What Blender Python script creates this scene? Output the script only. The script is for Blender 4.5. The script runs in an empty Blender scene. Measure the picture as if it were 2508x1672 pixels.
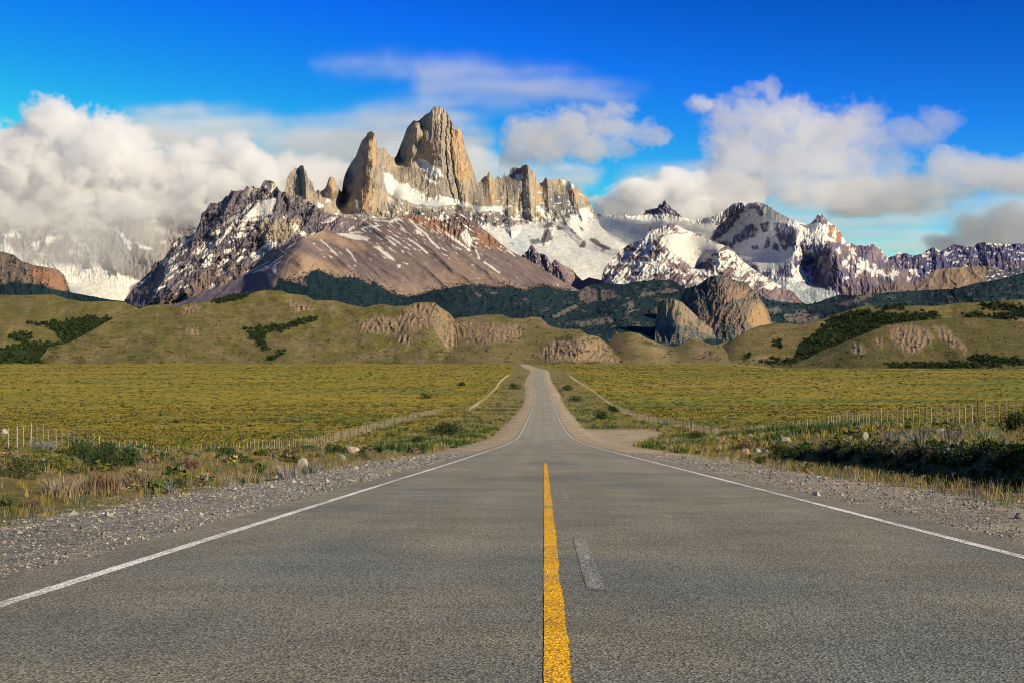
import bpy, math, random
import numpy as np
from mathutils import Vector, Matrix

# ------------------------------------------------------------------ camera, sky, sun, exposure
scn = bpy.context.scene
COL = scn.collection
R = math.radians
FPX, CX, CY, HORY = 3484.0, 1254.0, 836.0, 896.0
PITCH = math.atan((HORY - CY) / FPX)

cam_d = bpy.data.cameras.new('camera')
cam_d.sensor_width = 36.0
cam_d.lens = 36.0 * FPX / 2508.0
cam_d.clip_start = 0.1
cam_d.clip_end = 200000.0
cam = bpy.data.objects.new('camera', cam_d)
cam.location = (0, 0, 0)
cam.rotation_euler = (R(90) + PITCH, 0, 0)
COL.objects.link(cam)
scn.camera = cam

SUN_DIR = Vector((0.77, -0.53, 0.46)).normalized()      # from the ground towards the sun: right, behind the viewer
SUN_EL = math.asin(SUN_DIR.z)
SUN_AZ = math.atan2(SUN_DIR.x, SUN_DIR.y)               # clockwise from +Y

world = bpy.data.worlds.new('World')
scn.world = world
world.use_nodes = True
wn, wl = world.node_tree.nodes, world.node_tree.links
wn.clear()
sky = wn.new('ShaderNodeTexSky')
sky.sky_type = 'NISHITA'
sky.sun_disc = False
sky.sun_elevation = SUN_EL
sky.sun_rotation = SUN_AZ
sky.altitude = 400
sky.air_density = 1.0
sky.dust_density = 0.3
sky.ozone_density = 3.0
hsv = wn.new('ShaderNodeHueSaturation')
hsv.inputs['Saturation'].default_value = 1.30
hsv.inputs['Value'].default_value = 0.415
hsv.inputs['Hue'].default_value = 0.489
gam = wn.new('ShaderNodeGamma'); gam.inputs['Gamma'].default_value = 2.9
bg = wn.new('ShaderNodeBackground')
bg.inputs['Strength'].default_value = 0.072
wo = wn.new('ShaderNodeOutputWorld')
wl.new(sky.outputs[0], hsv.inputs['Color']); wl.new(hsv.outputs[0], gam.inputs['Color'])
cap = wn.new('ShaderNodeMix'); cap.data_type = 'RGBA'; cap.blend_type = 'DARKEN'; cap.inputs['Factor'].default_value = 1.0
cap.inputs['B'].default_value = (9, 9, 9, 1)
wl.new(gam.outputs[0], cap.inputs['A']); wl.new(cap.outputs['Result'], bg.inputs['Color']); wl.new(bg.outputs[0], wo.inputs['Surface'])

sun_d = bpy.data.lights.new('sun', 'SUN')
sun_d.energy = 4.6
sun_d.angle = R(0.5)
sun_d.color = (1.0, 0.86, 0.64)
sun = bpy.data.objects.new('sun', sun_d)
sun.rotation_euler = SUN_DIR.to_track_quat('Z', 'Y').to_euler()
COL.objects.link(sun)

scn.view_settings.view_transform = 'Standard'
scn.view_settings.look = 'None'
scn.view_settings.gamma = 1.0
scn.view_settings.use_curve_mapping = False
scn.view_settings.exposure = 0.4
scn.cycles.filter_width = 1.0
scn.cycles.max_bounces = 12
scn.cycles.diffuse_bounces = 2
scn.cycles.glossy_bounces = 2
scn.cycles.transparent_max_bounces = 8
scn.cycles.volume_bounces = 8
scn.cycles.use_denoising = True
scn.cycles.denoiser = 'OPENIMAGEDENOISE'
scn.cycles.denoising_input_passes = 'RGB_ALBEDO_NORMAL'
scn.cycles.denoising_prefilter = 'ACCURATE'

# ------------------------------------------------------------------ helpers
def lin(c):
    return tuple(((v / 255.0) / 12.92 if v / 255.0 <= 0.04045 else ((v / 255.0 + 0.055) / 1.055) ** 2.4) for v in c)

def hash2(ix, iy, seed):
    h = (ix.astype(np.int64) * 374761393 + iy.astype(np.int64) * 668265263 + seed * 1442695041) & 0xFFFFFFFF
    h = ((h ^ (h >> 13)) * 1274126177) & 0xFFFFFFFF
    h = (h ^ (h >> 16)) & 0xFFFFFFFF
    h = (h * 2246822519) & 0xFFFFFFFF
    return ((h ^ (h >> 15)) & 0xFFFFFF) / float(0xFFFFFF)

def pnoise(x, y, seed=0):
    """2-D gradient noise, about -1..1"""
    ix = np.floor(x); iy = np.floor(y)
    fx = x - ix; fy = y - iy
    ux = fx * fx * fx * (fx * (fx * 6 - 15) + 10); uy = fy * fy * fy * (fy * (fy * 6 - 15) + 10)
    ix = ix.astype(np.int64); iy = iy.astype(np.int64)
    def g(ox, oy):
        a = hash2(ix + ox, iy + oy, seed) * 2 * math.pi
        return np.cos(a) * (fx - ox) + np.sin(a) * (fy - oy)
    return ((g(0, 0) * (1 - ux) + g(1, 0) * ux) * (1 - uy) + (g(0, 1) * (1 - ux) + g(1, 1) * ux) * uy) * 1.5

def fbm(x, y, seed=0, octv=5, gain=0.5, lac=2.03):
    s = 0; a = 1.0; t = 0
    for o in range(octv):
        s = s + a * pnoise(x, y, seed + o * 17); t += a
        a *= gain; x = x * lac + 13.7; y = y * lac + 7.3
    return s / t

def ridged(x, y, seed=0, octv=5, gain=0.5, lac=2.03):
    """0..1, sharp crests"""
    s = 0; a = 1.0; t = 0; w = 1.0
    for o in range(octv):
        n = 1 - np.abs(pnoise(x, y, seed + o * 17)) * 1.3
        n = np.clip(n, 0, 1) ** 2
        s = s + a * n * w; t += a
        w = np.clip(n * 1.6, 0.2, 1)
        a *= gain; x = x * lac + 13.7; y = y * lac + 7.3
    return s / t

def rot(x, y, deg):
    a = R(deg); c, s = math.cos(a), math.sin(a)
    return x * c + y * s, -x * s + y * c

def sstep(a, b, x):
    t = np.clip((x - a) / (b - a), 0, 1)
    return t * t * (3 - 2 * t)

def lerp(a, b, t):
    return a + (b - a) * t

def pl_dist(X, Y, pts):
    """distance to a polyline and side sign (+ = right of it when going down the list)"""
    best = np.full(X.shape, 1e18); sg = np.zeros(X.shape)
    for (x0, y0), (x1, y1) in zip(pts[:-1], pts[1:]):
        dx, dy = x1 - x0, y1 - y0
        t = np.clip(((X - x0) * dx + (Y - y0) * dy) / (dx * dx + dy * dy + 1e-9), 0, 1)
        d = np.hypot(X - x0 - t * dx, Y - y0 - t * dy)
        c = dx * (Y - y0) - dy * (X - x0)
        m = d < best
        best = np.where(m, d, best); sg = np.where(m, -np.sign(c), sg)
    return best, sg

def poly(X, Y, pts, soft=2.0, warp=0.0, wl_=12.0, seed=5):
    """soft mask 0..1 of a polygon whose outline is frayed by noise"""
    if warp:
        X = X + warp * fbm(X / wl_, Y / wl_, seed, 4, 0.6); Y = Y + warp * fbm(X / wl_ + 31, Y / wl_ + 17, seed + 3, 4, 0.6)
    x0 = min(p[0] for p in pts) - soft - 2; x1 = max(p[0] for p in pts) + soft + 2
    y0 = min(p[1] for p in pts) - soft - 2; y1 = max(p[1] for p in pts) + soft + 2
    sel = (X > x0) & (X < x1) & (Y > y0) & (Y < y1)
    out = np.zeros(X.shape)
    if not sel.any():
        return out
    x = X[sel]; y = Y[sel]
    P = list(pts) + [pts[0]]
    d, _ = pl_dist(x, y, P)
    ins = np.zeros(x.shape, bool)
    for (ax, ay), (bx, by) in zip(P[:-1], P[1:]):
        if ay == by: continue
        c = ((ay > y) != (by > y)) & (x < (bx - ax) * (y - ay) / (by - ay) + ax)
        ins ^= c
    sd = np.where(ins, d, -d)
    out[sel] = np.clip(0.5 + sd / (2 * soft), 0, 1)
    return out

def band(X, Y, pts, w, soft=1.0, warp=0.0, wl_=12.0, seed=9):
    if warp:
        X = X + warp * fbm(X / wl_, Y / wl_, seed, 4, 0.6); Y = Y + warp * fbm(X / wl_ + 31, Y / wl_ + 17, seed + 3, 4, 0.6)
    d, _ = pl_dist(X, Y, pts)
    return np.clip(0.5 + (w - d) / (2 * soft), 0, 1)

def rbf(ctrl, X, Y, aspect=1.0, eps=.0004):
    """smooth surface through control values"""
    P = np.array([(a, b * aspect) for a, b, *_ in ctrl], float) / 300.0
    v = np.array([c[2] for c in ctrl], float)
    n = len(P)
    K = np.sqrt(((P[:, None] - P[None]) ** 2).sum(-1) + eps)
    A = np.zeros((n + 3, n + 3)); A[:n, :n] = K; A[:n, n] = 1; A[:n, n + 1:] = P; A[n, :n] = 1; A[n + 1:, :n] = P.T
    w = np.linalg.solve(A + np.eye(n + 3) * 1e-9, np.r_[v, 0, 0, 0])
    x = X / 300.0; y = Y * aspect / 300.0
    o = w[n] + w[n + 1] * x + w[n + 2] * y
    for i in range(n):
        o = o + w[i] * np.sqrt((x - P[i, 0]) ** 2 + (y - P[i, 1]) ** 2 + eps)
    return o

def blur(a, r):
    k = np.exp(-0.5 * (np.arange(-2 * r, 2 * r + 1) / r) ** 2); k /= k.sum()
    for ax in (0, 1):
        p = np.pad(a, [(2 * r, 2 * r) if i == ax else (0, 0) for i in (0, 1)], mode='edge')
        a = sum(k[i] * (p[i:i + a.shape[0], :] if ax == 0 else p[:, i:i + a.shape[1]]) for i in range(len(k)))
    return a

def pchip(xs, ys, x):
    xs = np.asarray(xs, float); ys = np.asarray(ys, float)
    h = np.diff(xs); d = np.diff(ys) / h
    m = np.zeros_like(ys); m[0] = d[0]; m[-1] = d[-1]
    for i in range(1, len(ys) - 1):
        if d[i - 1] * d[i] > 0:
            w1 = 2 * h[i] + h[i - 1]; w2 = h[i] + 2 * h[i - 1]
            m[i] = (w1 + w2) / (w1 / d[i - 1] + w2 / d[i])
    x = np.asarray(x, float)
    i = np.clip(np.searchsorted(xs, x) - 1, 0, len(h) - 1)
    xc_ = np.clip(x, xs[0], xs[-1]); t = (xc_ - xs[i]) / h[i]
    return ((2 * t**3 - 3 * t**2 + 1) * ys[i] + (t**3 - 2 * t**2 + t) * h[i] * m[i]
            + (-2 * t**3 + 3 * t**2) * ys[i + 1] + (t**3 - t**2) * h[i] * m[i + 1])

def mesh_np(name, V, F, mat=None, col=None, smooth=False, parent=None, props=None, nper=None):
    """V (n,3); F (m,k) all faces with k corners"""
    me = bpy.data.meshes.new(name)
    V = np.ascontiguousarray(V, np.float32); F = np.ascontiguousarray(F, np.int32)
    k = F.shape[1]
    me.vertices.add(len(V)); me.vertices.foreach_set('co', V.ravel())
    me.loops.add(F.size); me.loops.foreach_set('vertex_index', F.ravel())
    me.polygons.add(len(F))
    me.polygons.foreach_set('loop_start', np.arange(0, F.size, k, dtype=np.int32))
    me.polygons.foreach_set('loop_total', np.full(len(F), k, np.int32))
    me.polygons.foreach_set('use_smooth', np.full(len(F), bool(smooth)))
    me.update(calc_edges=True)
    if col is not None:
        a = me.color_attributes.new('Col', 'FLOAT_COLOR', 'POINT')
        c = np.ones((len(V), 4), np.float32); c[:, :3] = col
        a.data.foreach_set('color', c.ravel())
    if mat: me.materials.append(mat)
    o = bpy.data.objects.new(name, me)
    COL.objects.link(o)
    if parent is not None: o.parent = parent
    for kk, vv in (props or {}).items(): o[kk] = vv
    return o

def grid_faces(nr, nc):
    i = np.arange(nr * nc).reshape(nr, nc)
    return np.stack([i[:-1, :-1], i[:-1, 1:], i[1:, 1:], i[1:, :-1]], -1).reshape(-1, 4)

def to_world(px, py, D):
    """point seen at image position (px, py) of the level view whose distance along +Y is D"""
    return np.stack([(px - CX) / FPX * D, D * np.ones_like(px), (HORY - py) / FPX * D], -1)

# ------------------------------------------------------------------ materials
def nt(mat):
    mat.use_nodes = True
    n, l = mat.node_tree.nodes, mat.node_tree.links
    n.clear()
    out = n.new('ShaderNodeOutputMaterial')
    p = n.new('ShaderNodeBsdfPrincipled')
    l.new(p.outputs[0], out.inputs['Surface'])
    return n, l, p, out

def mat_vcol(name, scale=0.02, amount=0.25, rough=0.9, spec=0.2, bump=0.0, bdist=1.0, detail=6, scale2=None, am2=0.2):
    m = bpy.data.materials.new(name)
    n, l, p, out = nt(m)
    at = n.new('ShaderNodeAttribute'); at.attribute_name = 'Col'
    tc = n.new('ShaderNodeNewGeometry')
    nz = n.new('ShaderNodeTexNoise'); nz.inputs['Scale'].default_value = scale; nz.inputs['Detail'].default_value = detail
    nz.inputs['Roughness'].default_value = 0.65
    l.new(tc.outputs['Position'], nz.inputs['Vector'])
    mr = n.new('ShaderNodeMapRange'); mr.inputs['From Min'].default_value = 0.3; mr.inputs['From Max'].default_value = 0.7
    mr.inputs['To Min'].default_value = 1 - amount; mr.inputs['To Max'].default_value = 1 + amount
    l.new(nz.outputs['Fac'], mr.inputs['Value'])
    vm = n.new('ShaderNodeVectorMath'); vm.operation = 'SCALE'
    l.new(at.outputs['Color'], vm.inputs[0]); l.new(mr.outputs[0], vm.inputs['Scale'])
    last = vm.outputs[0]
    if scale2:
        n2 = n.new('ShaderNodeTexNoise'); n2.inputs['Scale'].default_value = scale2; n2.inputs['Detail'].default_value = 4
        l.new(tc.outputs['Position'], n2.inputs['Vector'])
        m2 = n.new('ShaderNodeMapRange'); m2.inputs['From Min'].default_value = 0.35; m2.inputs['From Max'].default_value = 0.65
        m2.inputs['To Min'].default_value = 1 - am2; m2.inputs['To Max'].default_value = 1 + am2
        l.new(n2.outputs['Fac'], m2.inputs['Value'])
        v2 = n.new('ShaderNodeVectorMath'); v2.operation = 'SCALE'
        l.new(last, v2.inputs[0]); l.new(m2.outputs[0], v2.inputs['Scale']); last = v2.outputs[0]
    l.new(last, p.inputs['Base Color'])
    p.inputs['Roughness'].default_value = rough
    p.inputs['Specular IOR Level'].default_value = spec
    if bump:
        b = n.new('ShaderNodeBump'); b.inputs['Strength'].default_value = bump; b.inputs['Distance'].default_value = bdist
        l.new(nz.outputs['Fac'], b.inputs['Height']); l.new(b.outputs[0], p.inputs['Normal'])
    return m

def mat_plain(name, c, rough=0.8, spec=0.2, var=0.15, scale=8.0, trans=0.0):
    m = bpy.data.materials.new(name)
    n, l, p, out = nt(m)
    tc = n.new('ShaderNodeNewGeometry')
    oi = n.new('ShaderNodeObjectInfo')
    nz = n.new('ShaderNodeTexNoise'); nz.inputs['Scale'].default_value = scale; nz.inputs['Detail'].default_value = 4
    l.new(tc.outputs['Position'], nz.inputs['Vector'])
    mr = n.new('ShaderNodeMapRange'); mr.inputs['From Min'].default_value = 0.3; mr.inputs['From Max'].default_value = 0.7
    mr.inputs['To Min'].default_value = 1 - var; mr.inputs['To Max'].default_value = 1 + var
    l.new(nz.outputs['Fac'], mr.inputs['Value'])
    vm = n.new('ShaderNodeVectorMath'); vm.operation = 'SCALE'; vm.inputs[0].default_value = c
    l.new(mr.outputs[0], vm.inputs['Scale'])
    m2 = n.new('ShaderNodeMapRange'); m2.inputs['To Min'].default_value = 1 - var * 1.5; m2.inputs['To Max'].default_value = 1 + var * 1.5
    l.new(oi.outputs['Random'], m2.inputs['Value'])
    v2 = n.new('ShaderNodeVectorMath'); v2.operation = 'SCALE'
    l.new(vm.outputs[0], v2.inputs[0]); l.new(m2.outputs[0], v2.inputs['Scale'])
    l.new(v2.outputs[0], p.inputs['Base Color'])
    p.inputs['Roughness'].default_value = rough
    p.inputs['Specular IOR Level'].default_value = spec
    return m

M_ROCK = mat_vcol('mountain_rock_and_snow', 0.02, 0.18, 0.92, 0.12, 0.45, 16.0, 8)
M_HILL = mat_vcol('hill_grass_and_rock', 0.03, 0.26, 0.95, 0.1, 0.8, 4.0, 9, 0.22, 0.32)

# ------------------------------------------------------------------ mountains, hills
SHEETS = {}
GRAN = np.array([.40, .325, .22]); GRANG = np.array([.27, .24, .205]); ORNG = np.array([.46, .29, .15])
PURP = np.array([.138, .116, .132]); SCREE = np.array([.205, .155, .127]); TAN = np.array([.36, .25, .165])
RUST = np.array([.27, .135, .075]); SNOW = np.array([.70, .68, .595]); FOR = np.array([.012, .029, .033])  # FOR: the teal of distance haze is put into the forest colour
ICE = np.array([.50, .62, .64])

def mix(c, col, m):
    return c + (np.asarray(col) - c) * m[..., None]

class Ctx: pass

def sheet(name, top, bot, ctrl, relief, colour, step=1.7, jag=(0, 8, 1), mat=None, smooth=False, aspect=1.0, back=0.9,
          vstep=None, props=None):
    tx = [p[0] for p in top]
    xs = np.arange(tx[0], tx[-1] + step * 0.5, step)
    T = np.interp(xs, tx, [p[1] for p in top])
    if jag[0]:
        T = T + jag[0] * fbm(xs / jag[1], xs * 0 + 0.37, jag[2], 4, 0.6)
    B = np.interp(xs, [p[0] for p in bot], [p[1] for p in bot])
    B = np.maximum(B, T + 2)
    n = max(4, int(math.ceil((B - T).max() / (vstep or step))) + 1)
    t = np.linspace(0, 1, n)[:, None]
    Y = B[None] + (T - B)[None] * t
    X = np.repeat(xs[None], n, 0)
    D0 = rbf(ctrl, X, Y, aspect, .004 if smooth else .0005)
    r = relief(X, Y)
    D = D0 - r
    P = to_world(X, Y, D)
    du = np.gradient(P, axis=1); dv = np.gradient(P, axis=0)
    N = np.cross(du, dv); N /= np.linalg.norm(N, axis=-1, keepdims=True) + 1e-9
    c = Ctx(); c.X, c.Y, c.r, c.N = X, Y, r, N
    c.g = r - blur(r, 5); c.T = T; c.B = B; c.t = np.repeat(t, X.shape[1], 1); c.D = D
    c.up = N[..., 2]; c.lit = N @ np.array(SUN_DIR)
    C = colour(X, Y, c)
    rows = [P]; cols = [C]
    top_row = P[-1]
    for dk in (30, 90, 220, 500, 1000):
        q = top_row.copy(); q[:, 1] += dk; q[:, 2] -= dk * back; q[:, 0] *= (top_row[:, 1] + dk) / top_row[:, 1]
        rows.append(q[None]); cols.append(C[-1:])
    V = np.concatenate(rows, 0); CC = np.concatenate(cols, 0)
    nr, nc = V.shape[:2]
    pr = {'kind': 'structure'}; pr.update(props or {})
    o = mesh_np(name, V.reshape(-1, 3), grid_faces(nr, nc), mat or M_ROCK, np.clip(CC.reshape(-1, 3), 0.003, 0.9), smooth, props=pr)
    SHEETS[name] = dict(X=X, Y=Y, P=P, N=N, T=T, xs=xs)
    return o

def tent(X, Y, pts, amp, wl_, wr=None):
    """a rib standing out towards the viewer along a polyline, wl_ wide on its left and wr on its right"""
    wr = wr or wl_
    d, s = pl_dist(X, Y, pts)
    # side: pts run top -> bottom; s>0 means left of travel on screen with y down
    w = np.where(s > 0, wl_, wr)
    return amp * np.clip(1 - d / w, 0, 1)

# ---- 1. the granite towers with the glaciers at their foot
top = [(672,520),(684,472),(690,470),(696,467.7),(700.7,442.8),(704.5,431),(714,416),(720.8,410),(728.4,411),(734,404.5),(741.8,405),(743.7,414),(750.4,419),(751.4,433),(760,442.8),(764.8,446.6),(768.6,467.7),(774,469),(778,464),(784,469),(791.6,463.8),(796,460),(800,450.4),(805,435),(811.7,431),(818.4,437),(822,448.5),(824,455),(828,458),(833,468),(836.5,469),(839.4,446.6),(843,431),(850,414),(858.5,398.8),(870,383.5),(877.7,362.4),(885.3,343.3),(896.8,331.8),(897.8,325),(903,322),(908.3,320.4),(915,324),(919.8,335.7),(922.6,352.9),(925.5,362.4),(929,361),(933,366),(937,359.6),(939,359.6),(944.6,364.4),(950.7,376.8),(959.3,383.5),(966,386),(969.8,381.6),(976.5,364.4),(984.2,345),(990,330),(995.7,312.7),(1007,299.3),(1012.9,292.6),(1018,296),(1024.4,294.5),(1034,286),(1041.6,279),(1051,274.4),(1056.9,265.8),(1062,260),(1070,258),(1078,260),(1087.5,266.8),(1093.2,272.5),(1099,284),(1105.7,297.4),(1112.4,314.6),(1117,318),(1123.8,312.7),(1127.7,315.6),(1131.5,330),(1136.3,349),(1143,374),(1150.6,393),(1157.3,410.3),(1162,427.5),(1167.8,444.7),(1171,449),(1174.9,445),(1182,436),(1186.4,431.7),(1192,431.7),(1196.9,418.5),(1201.7,427.8),(1205,438),(1207.4,430.7),(1211,441),(1217,430.7),(1222,432),(1227.5,438),(1231,434),(1236,421),(1241.8,432),(1247.6,426),(1251.4,409.7),(1264.8,409.7),(1274,412),(1277.3,406.8),(1286.8,402),(1297.3,404.9),(1303,416.4),(1309.8,421),(1313.6,444),(1322.2,449),(1329.9,445),(1336.6,433),(1341,440),(1347,436),(1351,441),(1356,434),(1362.4,440),(1367,435),(1373.9,440),(1375.8,433.6),(1387.3,439),(1402.6,450.8),(1416,460),(1427.5,473.8),(1437,478.5),(1444.7,492.9),(1448.5,504.4),(1458,520),(1464,533),(1470,552),(1484,568),(1498,582),(1523,601),(1542,616),(1560,650),(1580,700)]
bot = [(672,620),(760,640),(900,640),(1120,660),(1250,720),(1330,735),(1580,735)]
fz = [
 # back row at the crest, walls, benches, basins: (x, y, distance)
 (672,620,12900),(760,640,12900),(900,640,12900),(1120,660,12900),(1250,720,12500),(1330,735,12300),(1580,735,12300),
 (700,500,14100),(800,500,14150),(700,410,14450),(770,470,14350),(826,470,14450),(812,431,14330),(812,465,14230),(740,440,14300),
 (836,470,14900),(850,414,15020),(870,383,15020),(886,343,15000),(897,330,14960),
 (838,495,14900),(850,470,14800),(862,440,14780),(880,400,14740),(893,360,14690),
 (862,495,14330),(882,460,14340),(888,420,14420),(893,385,14480),(900,350,14560),(908,321,14620),
 (880,520,14080),(905,500,14100),(925,450,14260),(925,400,14420),(915,350,14560),(925,370,14600),
 (945,372,14850),(960,384,14900),(948,420,14640),(955,450,14480),
 (969,384,15420),(985,345,15500),(998,312,15480),(1010,296,15440),
 (984,398,15130),(992,380,15190),(1000,350,15180),(1006,320,15170),
 (1002,398,14900),(1006,370,14950),(1010,330,15010),(1014,305,15080),
 (1030,350,14985),(1034,310,15060),
 (1030,398,14880),(1044,350,14870),(1050,290,14990),(1070,258,15110),
 (1080,300,14900),(1075,360,14700),(1070,420,14560),(1065,470,14400),
 (1095,290,14960),(1100,350,14760),(1105,420,14600),(1110,480,14460),(1108,510,14350),
 (1126,340,14900),(1145,410,14760),(1160,470,14600),(1140,500,14400),(1172,450,14800),
 (960,480,14420),(980,450,14500),(1010,470,14450),(1040,490,14300),
 (930,500,14200),(980,490,14250),(1040,505,14150),(1100,508,14150),(1180,500,14200),
 (1000,545,13950),(1080,560,13850),(1170,560,13800),(960,540,13950),
 (1197,420,14900),(1190,480,14500),(1230,440,14850),(1260,410,14950),(1240,480,14500),(1290,402,14850),(1292,470,14450),
 (1260,520,14200),(1320,449,14800),(1320,520,14200),(1345,440,14800),(1345,500,14350),(1375,434,14900),(1375,500,14350),(1380,520,14250),
 (1410,470,14600),(1415,520,14200),(1440,490,14650),(1450,530,14200),(1400,540,13900),
 (1300,555,13850),(1350,570,13650),(1250,600,13450),(1300,640,13000),(1400,620,13100),(1480,600,13150),(1450,680,12500),(1380,690,12400),
 (1520,620,12900),(700,560,13500),(820,560,13600),(780,530,13900),
]
def rel_fitz(X, Y):
    spire = np.clip((545 - Y) / 60, 0, 1)
    wx = 5 * fbm(X / 40, Y / 60, 3, 3)
    flute = (ridged((X + wx) / 15, Y / 120, 11, 5, 0.6) - .45) * 17 + (ridged((X + Y * .3) / 26, (Y - X * .3) / 34, 18, 5, 0.6) - .45) * 30
    fine = (ridged((X + wx) / 5.5, Y / 38, 12, 4, 0.6) - .45) * 10
    ice = poly(X, Y, [(1130,560),(1200,560),(1300,545),(1470,540),(1540,612),(1580,740),(1240,740),(1190,620),(1130,600)], 10, 10, 30)
    icef = poly(X, Y, [(938,420),(960,440),(1000,470),(1040,492),(1120,500),(1245,505),(1240,512),(1150,518),(1080,512),(1000,505),(960,500),(940,470)], 4, 4)
    rock = 1 - np.clip(ice + icef, 0, 1)
    r = (flute + fine) * (0.55 + 0.45 * spire) * rock
    low = (ridged(X / 34, Y / 34, 14, 5, .6) - .4) * 120 * (1 - spire) * rock
    r = r + low + fbm(X / 120, Y / 70, 15, 4) * 60 * ice + fbm(X / 26, Y / 10, 19, 3) * 7 * ice
    # cracks and ribs of the main tower
    r = r - 26 * band(X, Y, [(1030,300),(1036,318),(1036,335),(1026,352),(1022,375),(1010,396)], 2.5, 3, 3)
    for pts in ([(1095,275),(1090,340),(1093,400),(1098,450),(1112,495)], [(1103,300),(1104,370),(1112,430),(1130,500)], [(1080,280),(1078,340)]):
        r = r - 50 * band(X, Y, pts, 1.6, 2, 5)
    r = r + tent(X, Y, [(1122,316),(1128,400),(1140,490)], 60, 14, 22)
    r = r + tent(X, Y, [(1197,420),(1200,470),(1205,500)], 90, 14, 18) + tent(X, Y, [(1292,404),(1296,450),(1300,520)], 130, 26, 16)
    r = r + tent(X, Y, [(1340,436),(1345,520)], 70, 14, 12) + tent(X, Y, [(1400,452),(1420,520)], 90, 26, 14)
    r = r + tent(X, Y, [(742,405),(748,450),(748,490)], 150, 42, 10) + tent(X, Y, [(812,432),(812,480)], 90, 14, 12)
    r = r + tent(X, Y, [(1368,530),(1400,560),(1430,590),(1520,612)], 70, 30, 18) + tent(X, Y, [(1345,560),(1335,590)], 60, 14, 10)
    r = r + tent(X, Y, [(965,500),(975,540)], 60, 18, 16) + tent(X, Y, [(1130,505),(1150,560)], 80, 26, 22) + tent(X, Y, [(1245,508),(1250,560)], 90, 26, 14)
    return r
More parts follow.
